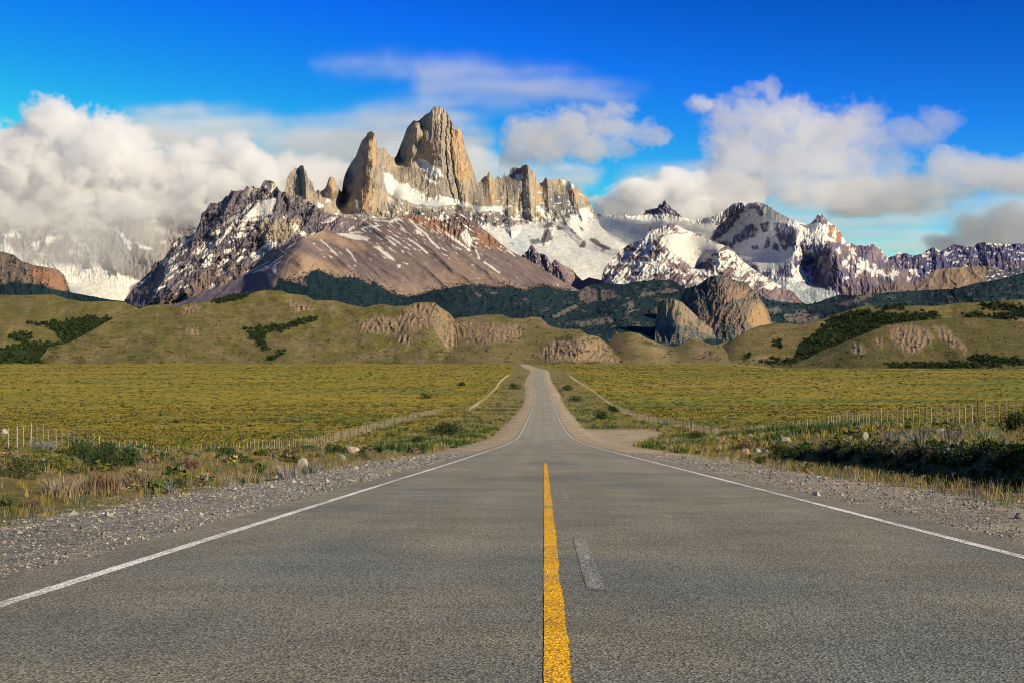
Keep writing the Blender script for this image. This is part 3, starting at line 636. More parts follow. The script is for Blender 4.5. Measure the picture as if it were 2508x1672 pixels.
def rel_bp(X, Y):
    sm = poly(X, Y, [(1430,530),(1600,530),(1700,540),(1760,532),(1780,560),(1740,600),(1780,640),(1560,700),(1430,660)], 12, 8)
    gl = poly(X, Y, [(1880,680),(1990,700),(2062,722),(2000,760),(1900,780)], 10, 6)
    snf = poly(X, Y, [(1810,620),(1940,600),(1945,650),(1830,670)], 8, 6)
    fl = (1 - .92 * np.clip(sm + gl + snf, 0, 1))
    r = (ridged(X / 18, Y / 40, 101, 5, .6) - .4) * 105 * fl + (ridged(X / 7, Y / 16, 102, 4, .6) - .4) * 36 * fl
    r = r + fbm(X / 90, Y / 50, 107, 3) * 40 * sm + (ridged(X / 9, Y / 5, 103, 3, .6) - .4) * 28 * gl
    r = r + tent(X, Y, [(1800,500),(1775,560),(1742,600)], 120, 22, 60) + tent(X, Y, [(1629,492),(1622,530),(1624,560)], 70, 14, 34)
    r = r + tent(X, Y, [(2009,523),(2014,560),(2040,600),(2058,640),(2050,700)], 170, 60, 70)
    r = r + tent(X, Y, [(2140,600),(2120,660),(2130,700)], 130, 20, 50) + tent(X, Y, [(1950,570),(1945,620),(1935,680)], 130, 30, 60)
    r = r + tent(X, Y, [(2060,640),(2085,700),(2090,730)], 90, 22, 40) + tent(X, Y, [(1860,500),(1880,560),(1890,620)], 60, 40, 60)
    return r
def col_bp(X, Y, c):
    n1 = fbm(X / 30, Y / 30, 104, 4); n2 = fbm(X / 6, Y / 14, 105, 4)
    C = np.ones(X.shape + (3,)) * np.array([.12, .105, .17])  # rock albedo tinted blue to carry its shade
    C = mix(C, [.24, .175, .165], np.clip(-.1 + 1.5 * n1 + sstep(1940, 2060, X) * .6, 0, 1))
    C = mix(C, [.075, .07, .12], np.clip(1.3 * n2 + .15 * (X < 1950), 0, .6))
    C = mix(C, [.33, .15, .085], poly(X, Y, [(2020,550),(2030,543),(2060,568),(2076,594),(2050,592),(2028,572)], 3, 4))
    gul = np.clip(-c.g / 30, -1, 1)
    u, v = rot(X, Y, -50)
    nn = fbm(X / 20, Y / 22, 106, 5, .62)
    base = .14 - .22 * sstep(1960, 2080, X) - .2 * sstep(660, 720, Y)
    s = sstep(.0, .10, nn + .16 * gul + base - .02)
    P = lambda pts, sf=1.5, wp=5: poly(X, Y, pts, sf, wp, 14)
    rkp = np.zeros(X.shape)
    for q in (P([(1784,512),(1805,496),(1824,498),(1826,515),(1810,532),(1790,560),(1770,580),(1748,592),(1740,586),(1752,565),(1770,540)], 1.5, 7),
              P([(1834,497),(1856,496),(1872,526),(1862,528),(1850,512),(1836,512)], 1.5, 5),
              P([(1790,602),(1800,580),(1830,555),(1850,548),(1856,560),(1848,580),(1820,590),(1800,600),(1788,616)], 2, 8),
              P([(1862,548),(1884,543),(1882,566),(1868,570)], 1.5, 5), P([(1895,545),(1918,545),(1950,560),(1955,585),(1935,608),(1918,612),(1908,590),(1900,570)], 2, 9),
              P([(1878,580),(1888,582),(1886,604),(1870,612),(1876,596)], 1.5, 3), P([(1840,604),(1856,600),(1860,610),(1846,612)], 1.5, 3),
              P([(1570,526),(1585,514),(1610,508),(1629,488),(1655,515),(1674,532),(1655,530),(1630,522),(1612,520),(1596,525)], 1.2, 5),
              P([(1760,590),(1785,590),(1800,606),(1790,612),(1765,604)], 2, 5),
              P([(1905,665),(1920,655),(1938,662),(1938,678),(1912,680),(1903,674)], 2, 4), P([(1955,630),(1980,620),(2010,640),(1960,650)], 3, 8),
              P([(1990,620),(2040,605),(2062,640),(2060,710),(2000,700),(1985,670)], 4, 9),
              P([(2100,700),(2150,690),(2180,710),(2160,730),(2060,730),(2060,690)], 6, 9),
              P([(2128,606),(2145,600),(2172,632),(2180,660),(2150,655),(2130,630)], 3, 6)):
        rkp = np.maximum(rkp, q)
    sea = poly(X, Y, [(1430,530),(1560,527),(1780,515),(1760,560),(1735,590),(1780,640),(1560,700),(1430,660)], 3, 5)
    s = np.maximum(s, sea)
    big = poly(X, Y, [(1780,505),(1855,494),(1960,545),(1900,560),(1890,620),(1830,640),(1780,600)], 4, 6)
    s = np.maximum(s, big)
    s = s * (1 - np.clip(rkp * (.9 + n2), 0, 1))
    for q in (P([(1915,530),(1960,546),(1985,550),(2005,545),(2020,560),(2030,578),(2052,594),(2030,590),(2010,594),(1985,580),(1950,560)], 1.5, 4),
              P([(1815,620),(1880,622),(1940,612),(1945,625),(1925,650),(1900,660),(1850,645)], 3, 5),
              P([(1885,665),(1900,655),(1905,680),(1945,680),(1965,655),(1975,670),(1978,692),(1940,690),(1882,680)], 2, 5),
              P([(2082,605),(2095,640),(2110,650),(2125,635),(2130,655),(2150,670),(2125,665),(2100,655),(2085,625)], 1.5, 5),
              P([(2140,655),(2160,662),(2180,680),(2165,676),(2142,665)], 1.2, 5), band(X, Y, [(1960,565),(1952,600),(1940,640),(1945,665)], 2.5, 1.5, 5)):
        s = np.maximum(s, q)
    C = mix(C, SNOW, np.clip(s, 0, 1))
    gl = poly(X, Y, [(1880,682),(1940,688),(1990,697),(2045,712),(2060,722),(2020,738),(1986,752),(1960,745),(1935,712)], 2, 4)
    C = mix(C, np.array([.55, .62, .56]), gl * (.65 + .5 * fbm(X / 5, Y / 8, 108, 3)))
    C = mix(C, SCREE * .9, poly(X, Y, [(2070,740),(2100,715),(2200,690),(2340,700),(2340,760),(2070,760)], 8, 6))
    return C
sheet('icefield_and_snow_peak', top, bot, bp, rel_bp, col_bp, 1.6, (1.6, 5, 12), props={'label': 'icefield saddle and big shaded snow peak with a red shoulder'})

# ---- 7. dark blue far range at the right edge
top = [(2150,640),(2174,633),(2185,629),(2195,625.4),(2199.8,618),(2218,620),(2229.7,624),(2240,626),(2255,623),(2268.7,615),(2284.8,606),(2296,611),(2307.8,615),(2321.5,607),(2337.6,598),(2349,600),(2360.6,602),(2385.8,606),(2395,595.6),(2406.5,593),(2429.5,594.4),(2464,598),(2472,596),(2480,598),(2498,595),(2520,600),(2600,590),(2700,620),(2800,600)]
bot = [(2150,730),(2800,730)]
def rel_fr(X, Y):
    r = (ridged(X / 28, Y / 50, 111, 5, .6) - .4) * 210 + (ridged(X / 9, Y / 18, 112, 4, .6) - .4) * 50
    return r + tent(X, Y, [(2410,600),(2425,660)], 160, 70, 18) + tent(X, Y, [(2284,608),(2300,660)], 100, 46, 20) + tent(X, Y, [(2480,598),(2485,640)], 200, 50, 60)
def col_fr(X, Y, c):
    n1 = fbm(X / 30, Y / 30, 113, 4); n2 = fbm(X / 7, Y / 14, 114, 4)
    C = np.ones(X.shape + (3,)) * np.array([.085, .085, .165])  # shadow blue of the far range put into its rock colour
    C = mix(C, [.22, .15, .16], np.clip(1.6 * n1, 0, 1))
    s = sstep(.24, .32, fbm(X / 14, Y / 8, 115, 5, .62) - .2 * np.clip(c.g / 30, -1, 1))
    for pts in ([(2405,594),(2464,597),(2468,604),(2430,600)], [(2290,608),(2310,616),(2300,618)], [(2195,655),(2250,662),(2255,690),(2220,670)]):
        s = np.maximum(s, poly(X, Y, pts, 1.5, 4))
    return mix(C, SNOW, s)
sheet('far_blue_range', top, bot, [(2150,640,16500),(2300,610,17200),(2500,596,17200),(2800,600,17200),(2150,730,14500),(2500,730,14200),(2800,730,14200),(2300,670,15700),(2500,660,15600)],
      rel_fr, col_fr, 1.8, (2.0, 6, 14), props={'label': 'far dark blue mountain range at the right edge'})

# ---- 8. tan ridge under it
top = [(2040,745),(2120,724),(2174,712),(2243,706),(2262,684),(2287.8,663),(2313.6,657),(2350,654),(2391,652),(2435,652),(2470,668),(2508,645),(2600,628),(2800,640)]
bot = [(2040,780),(2800,780)]
def col_tr(X, Y, c):
    n1 = fbm(X / 40, Y / 16, 121, 5, .6)
    C = np.ones(X.shape + (3,)) * np.array([.30, .215, .135])
    C = mix(C, [.19, .14, .11], np.clip(.2 + 1.8 * n1, 0, 1))
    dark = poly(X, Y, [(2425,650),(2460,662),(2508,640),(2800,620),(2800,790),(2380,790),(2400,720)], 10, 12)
    C = mix(C, [.055, .058, .085], dark)  # dark right slope; the blue shadow beside the tan top is painted in
    s = sstep(.22, .3, fbm(X / 10, Y / 5, 122, 4) - .02) * dark * (Y < 700)
    return mix(C, SNOW, s)
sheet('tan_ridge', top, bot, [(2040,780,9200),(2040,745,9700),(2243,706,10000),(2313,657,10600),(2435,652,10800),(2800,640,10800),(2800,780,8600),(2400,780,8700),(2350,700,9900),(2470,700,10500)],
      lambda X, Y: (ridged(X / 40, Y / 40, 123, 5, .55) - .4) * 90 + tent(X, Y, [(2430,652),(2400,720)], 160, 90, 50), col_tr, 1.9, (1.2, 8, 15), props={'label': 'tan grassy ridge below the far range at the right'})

# ---- 9. cloud-capped massif on the far left with its glacier tongue
top = [(-260,560),(-120,520),(0,560),(60,500),(120,510),(180,500),(230,490),(262,530),(290,520),(330,530),(372,490),(420,530),(480,560),(560,640)]
bot = [(-260,790),(560,790)]
def rel_cm(X, Y):
    r = (ridged(X / 70, Y / 110, 131, 4, .5) - .4) * 260 * sstep(700, 640, Y) + (ridged(X / 10, Y / 40, 132, 4) - .4) * 26 * sstep(720, 660, Y)
    return r + fbm(X / 30, Y / 12, 133, 4) * 14
def col_cm(X, Y, c):
    n1 = fbm(X / 40, Y / 40, 134, 4); n2 = fbm(X / 8, Y / 20, 135, 4)
    C = np.ones(X.shape + (3,)) * np.array([.20, .175, .165])
    C = mix(C, [.30, .25, .20], np.clip(1.6 * n1, 0, 1))
    s = .8 * sstep(.05, .30, fbm(X / 60, Y / 30, 136, 5, .55) - .10 * (X > 230) + .02)
    s *= 1 - .9 * poly(X, Y, [(240,560),(400,560),(400,680),(320,690),(250,640)], 8, 10)
    P = lambda pts, sf=1.5, wp=4: poly(X, Y, pts, sf, wp, 14)
    for q in (P([(280,556),(300,572),(318,592),(325,600),(321,618),(308,600),(292,578)]), P([(327,592),(345,600),(372,608),(360,612),(340,604)]),
              P([(160,678),(200,672),(245,655),(290,672),(330,684),(345,690),(320,700),(305,745),(160,745)], 3, 5), P([(80,640),(160,650),(250,650),(240,680),(150,680),(90,660)], 8, 10),
              P([(0,580),(12,590),(40,625),(20,640),(0,640)], 2, 5)):
        s = np.maximum(s, q)
    return mix(C, SNOW, s)
sheet('cloud_capped_massif', top, bot, [(-260,790,14900),(160,745,15000),(560,790,15000),(200,680,15600),(330,690,15500),(250,655,15650),(120,655,15650),(-260,560,16700),(60,470,17300),(230,470,17300),(372,470,17300),(560,640,16300),(290,600,15950),(350,600,15950),(320,560,16100),(120,600,16000),(20,600,15900)],
      rel_cm, col_cm, 2.2, (3, 9, 16), props={'label': 'cloud-capped granite massif with a glacier tongue at the far left'})

# ---- 10. red-brown mesa at the left edge
top = [(-200,600),(-60,605),(0,615.8),(18,620),(34,625),(50.5,638.7),(75.8,648),(114.8,654.8),(142,661),(156,674),(165,694),(171,716),(230,727),(275,735),(305,738),(321,746),(345,756),(380,765)]
bot = [(-200,790),(380,790)]
def col_me(X, Y, c):
    n1 = fbm(X / 30, Y / 14, 141, 5, .6)
    C = np.ones(X.shape + (3,)) * np.array([.22, .155, .11])
    C = mix(C, [.13, .11, .085], np.clip(.2 + 2 * n1 + .5 * (X < 60), 0, 1))
    C = mix(C, [.31, .165, .095], .9 * poly(X, Y, [(75,655),(142,664),(160,700),(160,718),(100,705),(75,670)], 4, 6))
    f = sstep(-5, 3, Y - np.interp(X, [-200, 0, 40, 90, 130, 171, 400], [690, 700, 690, 694, 706, 716, 720]) + 10 * n1)
    f = np.maximum(f, sstep(.24, .3, fbm(X / 12, Y / 6, 142, 4)) * (X < 120) * .9)
    return mix(C, FOR, f)
sheet('red_mesa', top, bot, [(-200,600,6700),(0,616,6600),(142,662,6400),(165,690,6350),(171,716,6200),(305,740,5900),(380,765,5700),(-200,790,5300),(100,790,5200),(380,790,5400),(120,690,6050),(0,690,6000)],
      lambda X, Y: (ridged(X / 26, Y / 40, 143, 5, .55) - .4) * 60 + fbm(X / 4, Y / 4, 144, 3) * 5, col_me, 1.9, (1.3, 4, 17), props={'label': 'reddish flat-topped mesa above dark forest at the left edge'})

# ---- 11. forested slopes between the mountains and the grassy hills
top = [(600,735),(640,728),(676,700),(684,682),(700,690),(725,688),(752,678),(762,664),(780,663),(800,672),(829.6,684),(844.5,680),(876,682),(897,694),(906,699),(914.6,690),(940,708),(965.6,722),(1004,728),(1035.8,720),(1060,712),(1089,708),(1136,699),(1180.7,701),(1220,704),(1255,703),(1282.7,714),(1305,707),(1331.6,703),(1382.6,714),(1405,713),(1423,710),(1437,702),(1450.7,696),(1500,695),(1526.5,697),(1557,691),(1590,687),(1622,686),(1649,687),(1665,698),(1680,707),(1708,701),(1725,692),(1760,690),(1830,720),(1900,738),(1968,744),(1985,745),(2010,738),(2055,722),(2090,724),(2132,722),(2174,716),(2262,711),(2339,708),(2391,694),(2443,686),(2508,668),(2600,650),(2800,650)]
bot = [(600,850),(2800,850)]
def rel_fo(X, Y):
    return fbm(X / 60, Y / 30, 151, 4) * 70 + (ridged(X / 30, Y / 40, 152, 4) - .4) * 50 + fbm(X / 3.2, Y / 2.6, 153, 3, .6) * 11
def col_fo(X, Y, c):
    n1 = fbm(X / 40, Y / 16, 154, 5, .6); n2 = fbm(X / 5, Y / 3, 155, 4, .6)
    C = np.ones(X.shape + (3,)) * FOR
    C = mix(C, FOR * 1.7, np.clip(.3 + 1.4 * n2, 0, 1))
    cl = sstep(.26, .34, n1 * .75 + .45 * n2 + .075 * sstep(1280, 1450, X) - .14 * (X < 1050) - .05 * sstep(700, 730, Y) * (X < 1300))
    cl = cl * sstep(0, 1, (c.Y - np.interp(X, [p[0] for p in top], [p[1] for p in top])) / 14)
    sg = lambda pts, sf=1.6, wp=5: poly(X, Y, pts, sf, wp, 10)
    gray = np.zeros(X.shape)
    for q in (sg([(1414,712),(1440,702),(1462,712),(1464,735),(1440,745),(1420,735)]), sg([(1472,715),(1500,708),(1502,730),(1475,738)]), sg([(1536,740),(1552,738),(1550,768),(1538,768)]),
              sg([(1352,775),(1380,760),(1410,745),(1415,752),(1390,766),(1360,780)]), sg([(1410,795),(1450,782),(1490,776),(1505,790),(1460,795),(1420,800)]),
              sg([(1568,722),(1600,714),(1604,720),(1575,728)]), sg([(1612,712),(1650,706),(1664,714),(1630,720)]), sg([(1280,732),(1300,734),(1288,738)]),
              sg([(1160,715),(1180,722),(1176,728),(1164,722)]), sg([(1190,710),(1225,718),(1215,724),(1192,716)], 1.5, 4),
              sg([(1920,770),(1960,765),(2000,775),(2010,785),(1960,792),(1925,785)], 2, 9), sg([(2050,745),(2120,720),(2140,724),(2080,750)], 3, 6)):
        gray = np.maximum(gray, q)
    C = mix(C, [.20, .165, .135], np.clip(gray * (.8 + n2) + .75 * cl, 0, 1))
    C = mix(C, TAN * .9, sg([(706,660),(725,670),(748,690),(752,702),(735,696),(700,684),(694,676)], 2, 8))
    C = mix(C, [.30, .23, .19], .35 * sstep(.1, .3, n2) * (X < 1250) * (Y < 715) * (Y > 690) * (X > 1150))
    return C
fo = [(600,850,5600),(1000,850,5600),(1500,850,5400),(1800,850,5400),(2300,850,5600),(2800,850,5600),(600,735,8300),(684,682,8650),(770,665,8650),(840,682,8400),(906,699,8200),(1004,728,7900),(1136,699,8000),(1331,703,8200),(1450,696,8600),(1649,687,8300),(1760,690,8000),(1968,744,8000),(2055,722,8300),(2262,711,8400),(2443,686,8200),(2800,650,8200),(1100,760,6900),(1300,760,6800),(1500,760,6800),(1700,760,6800),(2100,760,7000),(2400,760,6800)]
sheet('forested_slopes', top, bot, fo, rel_fo, col_fo, 1.9, (1.6, 3.5, 18), props={'label': 'dark evergreen forest slopes with rocky clearings below the mountains'})

# ---- 12. rocky knobs rising out of the forest
top = [(1662,745),(1675,715),(1682.8,706),(1700,702),(1712.6,698),(1722,690),(1733.8,680),(1745,676),(1755,674),(1776,677),(1790,683),(1806,688),(1820,692),(1831.6,697),(1844.4,708),(1854,722),(1861.4,731),(1874,748),(1880,760),(1884.8,771.8),(1889,788),(1900,800),(1915,815)]
bot = [(1662,870),(1915,870)]
def rel_kn(X, Y):
    r = (ridged((X + .35 * Y) / 19, (Y - .3 * X) / 34, 161, 5, .6) - .4) * 42 + (ridged(X / 6, Y / 10, 162, 4, .6) - .4) * 12
    r = r + tent(X, Y, [(1752,676),(1768,700),(1800,760),(1830,800)], 55, 60, 60) + tent(X, Y, [(1850,715),(1868,780)], 40, 20, 26)
    return r + tent(X, Y, [(1700,720),(1712,770)], 50, 26, 26)
def col_kn(X, Y, c):
    n1 = fbm(X / 22, Y / 22, 163, 5, .6); n2 = fbm(X / 4, Y / 18, 164, 4)
    C = np.ones(X.shape + (3,)) * np.array([.19, .145, .105])
    C = mix(C, [.12, .105, .09], np.clip(.2 + 1.6 * n2, 0, .9))
    C = mix(C, [.36, .235, .12], .9 * poly(X, Y, [(1845,740),(1872,748),(1888,788),(1880,800),(1840,800),(1830,780)], 6, 6))
    C = mix(C, [.28, .19, .12], .8 * poly(X, Y, [(1780,705),(1825,705),(1840,730),(1800,742),(1770,742)], 5, 6))
    f = sstep(.16, .26, n1 - .05 + .25 * np.clip(-c.g / 12, -1, 1) + .3 * poly(X, Y, [(1680,700),(1745,676),(1745,720),(1720,780),(1700,760)], 10, 8) - .3 * poly(X, Y, [(1840,720),(1895,780),(1895,810),(1830,800)], 6, 4))
    f = np.maximum(f, poly(X, Y, [(1742,680),(1760,673),(1776,678),(1770,692),(1746,692)], 2, 3)); f = np.maximum(f, band(X, Y, [(1760,748),(1790,742),(1820,735),(1850,732)], 4, 2, 5) * .9)
    f = np.maximum(f, sstep(795, 805, Y + 12 * n1) * (X < 1800))
    return mix(C, FOR * 2.2, np.clip(f, 0, 1) * np.clip(.62 + 2.2 * fbm(X / 4, Y / 3.4, 166, 3, .6), 0, 1))
sheet('rocky_knob', top, bot, [(1662,745,6500),(1712,698,6500),(1755,674,6500),(1831,697,6500),(1889,788,6350),(1915,815,6300),(1662,870,5500),(1790,870,5450),(1915,870,5600),(1760,760,6050),(1840,780,6000),(1700,780,6100)],
      rel_kn, col_kn, 1.5, (1.5, 5, 19), props={'label': 'tall rocky knob with a sunlit right face rising from the forest'})
top = [(1605,790),(1612,750),(1617,735.7),(1630,732),(1648.8,731),(1670,740),(1691,759),(1716.8,784.6),(1740,802),(1763.6,816),(1780,830),(1795,845)]
def col_k2(X, Y, c):
    n1 = fbm(X / 20, Y / 20, 171, 5, .6); n2 = fbm(X / 5, Y / 12, 172, 4)
    C = np.ones(X.shape + (3,)) * np.array([.26, .20, .14])
    C = mix(C, [.21, .19, .09], np.clip(.2 + 1.6 * n1 + .5 * (Y < 760), 0, 1)); C = mix(C, [.33, .23, .16], np.clip(2 * n2, 0, .7) * (X < 1700))
    f = sstep(.26, .32, n1 + .06) + poly(X, Y, [(1620,802),(1650,796),(1700,798),(1730,820),(1760,830),(1780,845),(1780,870),(1600,870)], 3, 9)
    return mix(C, FOR * 2.0, np.clip(f, 0, 1) * np.clip(.62 + 2.2 * fbm(X / 4, Y / 3.4, 176, 3, .6), 0, 1))
sheet('small_rocky_knob', top, [(1605,870),(1795,870)], [(1605,790,5900),(1648,731,6000),(1716,785,5900),(1795,845,5700),(1605,870,5300),(1795,870,5300),(1660,800,5600)],
      lambda X, Y: (ridged(X / 16, Y / 40, 173, 5, .6) - .4) * 26 + tent(X, Y, [(1650,733),(1665,770),(1700,820)], 40, 50, 60), col_k2, 1.6, (1.0, 5, 20), props={'label': 'lower rounded rocky knob left of the tall one'})

# ---- 13. grassy hills at the edge of the plain
GR = np.array([.150, .132, .034]); GR2 = np.array([.200, .158, .064])
def hill_col(X, Y, c, rocks=(), woods=(), seed=200, tone=1.0, dry=0.0, rockn=.0):
    n1 = fbm(X / 70, Y / 26, seed, 5, .55); n2 = fbm(X / 9, Y / 5, seed + 3, 4, .6); n3 = fbm(X / 5, Y / 12, seed + 5, 4, .6)
    C = np.ones(X.shape + (3,)) * GR
    C = mix(C, GR2, np.clip(.35 + 1.6 * n1 + .5 * n2 + dry, 0, 1))
    C = mix(C, [.10, .11, .025], np.clip(-.05 - 1.2 * n1 + .2 * n2, 0, .6))
    C = mix(C, [.27, .20, .11], np.clip(-.15 + 1.3 * fbm(X / 50, Y / 12, seed + 21, 4, .6), 0, .5))
    C = mix(C, [.045, .05, .018], sstep(.42, .50, fbm(X / 5, Y / 3, seed + 23, 3, .6) + .35 * n1))
    C = C * tone
    sc = sstep(.30, .38, n3 * .8 + n1 * .5 + rockn)
    rk = np.zeros(X.shape)
    for pts in rocks: rk = np.maximum(rk, poly(X, Y, pts, 5, 9, 18, seed + 7))
    rk = np.clip(rk * (.72 + 1.3 * n3 + .5 * n2), 0, 1)
    RC = lerp(np.array([.43, .29, .18]), np.array([.22, .16, .105]), np.clip(.45 + 1.6 * n3, 0, 1)[..., None])
    C = C + (RC - C) * np.clip(rk + .5 * sc, 0, 1)[..., None]
    w = np.zeros(X.shape)
    for pts in woods: w = np.maximum(w, poly(X, Y, pts, 3.5, 9, 9, seed + 9))
    C = mix(C, [.024, .032, .014], w * .85)
    return C
def hill_rel(seed, big=30, rocks=()):
    def f(X, Y):
        r = fbm(X / 110, Y / 60, seed, 4) * big * 1.35 + (ridged(X / 90, Y / 60, seed + 11, 3, .5) - .4) * big * .4 + fbm(X / 16, Y / 10, seed + 1, 4) * 2.6
        for pts in rocks:
            m = poly(X, Y, pts, 8, 7, 18, seed + 7)
            r = r + m * ((ridged(X / 13, Y / 26, seed + 2, 5, .6) - .35) * 40 + (ridged(X / 4.5, Y / 10, seed + 4, 3, .6) - .4) * 8)
        return r
    return f
# 13a far left back hill
top = [(-250,700),(-60,715),(0,722),(46,723),(90,722),(128.6,721),(160.7,731),(202,739),(230,738),(264,737),(305,740),(328,751),(360,765),(400,790)]
woodA = [[(65,792),(130,790),(175,786),(215,778),(240,778),(272,782),(270,795),(235,812),(205,832),(160,841),(150,832),(135,812),(115,798)],
         [(22,822),(55,815),(78,822),(68,835),(50,838)], [(0,862),(60,842),(105,842),(150,846),(120,858),(125,885),(100,893),(70,890),(40,888),(0,885)]]
sheet('left_back_hill', top, [(-250,897),(400,897)], [(-250,700,5200),(0,722,5100),(128,721,5000),(328,751,4800),(400,790,4600),(-250,897,3400),(400,897,3400),(100,850,3700),(200,800,4200),(0,800,4000)],
      hill_rel(210, 60), lambda X, Y, c: hill_col(X, Y, c, (), woodA, 211, 1.0, -.1), 2.0, (.8, 9, 21), M_HILL, True, props={'label': 'low grassy hill with dark wooded gullies at the left edge'})
# 13b long hill
top = [(85,895),(119,850),(160.7,841),(206.7,820),(241,799.5),(287,774),(333,760),(358,748),(400,745.5),(437.8,750),(460.7,742),(518,737),(560,727),(610,719),(640,711),(685,711),(706,719),(748.8,724),(770,736),(816.8,735.5),(855,746),(893,753),(914.6,747),(931.6,744),(961,750),(999.7,749),(1012,742),(1035.8,740),(1063,740),(1076,751),(1100,766),(1113,782),(1119,800),(1122,845),(1132,872),(1150,892)]
rockB = [[(880,790),(930,770),(960,780),(1000,755),(1020,742),(1064,741),(1100,766),(1120,800),(1121,850),(1108,862),(1080,840),(1060,800),(1000,808),(940,815),(880,815)],
         [(700,735),(760,745),(770,760),(720,765)], [(440,750),(480,745),(490,765),(450,765)], [(455,805),(480,800),(490,822),(462,820)], [(965,820),(1000,820),(1010,842),(980,840)]]
woodB = [[(608,812),(650,812),(648,820),(640,835),(650,850),(656,858),(640,850),(625,832)], [(520,738),(560,722),(610,716),(605,724),(580,733),(535,742)], [(700,858),(690,866),(675,878),(660,882),(672,872)],
         [(598,806),(640,803),(690,799),(700,803),(690,810),(640,808)], [(690,802),(730,788),(775,778),(776,781),(735,793),(700,804)]]
sheet('long_grassy_hill', top, [(85,898),(1150,898)], [(85,895,3250),(119,850,3500),(241,800,3850),(358,748,4300),(640,711,4500),(855,746,4250),(1035,740,4200),(1120,800,3950),(1150,895,3150),(600,897,3150),(300,897,3200),(900,897,3150),(300,850,3500),(500,830,3650),(480,780,4000),(650,800,3850),(700,850,3450),(900,810,3750),(1000,850,3450),(640,850,3480),(1060,800,3750),(400,860,3380),(820,850,3480)],
      hill_rel(220, 45, rockB), lambda X, Y, c: hill_col(X, Y, c, rockB, woodB, 221, 1.0, 0.0, .02), 2.0, (.8, 8, 22), M_HILL, True, props={'label': 'long grassy hill with rock outcrops left of the road'})
# 13c hill with the pale crag
top = [(1080,800),(1100,784),(1121,778),(1153,774.8),(1185,770.5),(1227.6,770),(1248.8,779),(1282.8,780),(1299.8,775.5),(1323,777),(1344.5,797),(1372,805),(1418.9,805.6),(1440,820),(1465.7,823.7),(1486.9,842.8),(1504,857.7),(1518.8,876.8),(1526,892)]
rockC = [[(1330,850),(1360,832),(1400,828),(1440,822),(1470,826),(1490,848),(1515,875),(1522,890),(1460,885),(1400,882),(1340,885),(1315,870)], [(1090,790),(1160,785),(1290,800),(1270,830),(1180,845),(1120,830)],
         [(1315,790),(1342,790),(1345,800),(1320,800)]]
sheet('crag_hill', top, [(1080,900),(1526,900)], [(1080,800,4100),(1227,770,4300),(1323,777,4250),(1419,806,3900),(1486,843,3600),(1526,892,3100),(1080,900,3050),(1300,900,3000),(1526,900,3000),(1200,840,3500),(1420,840,3350),(1340,830,3600),(1420,875,3130)],
      hill_rel(230, 26, rockC), lambda X, Y, c: hill_col(X, Y, c, rockC, [[(1360,826),(1385,827),(1408,825),(1400,832),(1370,832)]], 231, 1.05, .25, .06), 1.8, (.8, 6, 23), M_HILL, True, props={'label': 'hill with a pale rocky crag where the road ends'})
# 13d low tan hills, centre right
top = [(1480,860),(1504,819),(1520,816),(1542.5,812),(1563.8,816),(1585,829),(1610,838),(1627.6,846),(1648.8,850),(1670,842),(1691,827),(1712.6,833),(1744.5,845),(1760,842),(1782.7,833),(1805,832),(1818.9,829),(1840,840)]
sheet('low_tan_hills', top, [(1480,900),(1840,900)], [(1480,860,4000),(1542,812,4400),(1627,846,4200),(1691,827,4300),(1818,829,4200),(1480,900,3200),(1660,900,3200),(1840,900,3200),(1600,870,3600),(1750,870,3600)],
      hill_rel(240, 26), lambda X, Y, c: hill_col(X, Y, c, ([(1590,840),(1620,850),(1640,868),(1600,862)], [(1700,850),(1742,848),(1744,875),(1716,875)]), ([(1560,838),(1590,836),(1625,850),(1600,846)], [(1736,862),(1744,862),(1742,880),(1738,878)]), 241, 1.15, .7, .05), 2.0, (1.0, 7, 24), M_HILL, True,
      props={'label': 'low tan hills in front of the forest right of the road'})
# 13e right hills, back row
top = [(1960,800),(2000,786),(2040,772),(2081,758),(2122,746),(2158.5,750),(2200,748),(2287.8,749),(2350,742),(2417,739),(2460,735),(2508,733),(2600,725),(2800,735)]
woodE = [[(2000,800),(2060,770),(2110,762),(2200,770),(2290,765),(2310,782),(2250,786),(2170,797),(2120,818),(2068,840),(2016,860),(1975,880),(1940,890),(1955,860),(1965,840),(2000,825),(2010,812)],
         [(2140,752),(2200,744),(2240,748),(2210,758),(2160,760)], [(2350,772),(2400,765),(2420,775),(2395,780)], [(2400,742),(2470,748),(2508,752),(2600,750),(2600,764),(2470,760),(2410,756)], [(2420,775),(2500,758),(2560,760),(2520,780),(2450,785)]]
rockE = [[(2430,772),(2508,770),(2600,775),(2600,800),(2508,798),(2440,795)]]
sheet('right_back_hill', top, [(1960,890),(2800,890)], [(1960,800,4800),(2122,746,5000),(2300,749,4900),(2508,733,4900),(2800,735,4900),(1960,890,3900),(2300,890,3800),(2800,890,3700),(2200,800,4400),(2500,800,4300)],
      hill_rel(250, 50, rockE), lambda X, Y, c: hill_col(X, Y, c, rockE, woodE, 251, .95, 0), 2.0, (1.2, 8, 25), M_HILL, True, props={'label': 'far grassy hill with dark woods behind the right hill'})
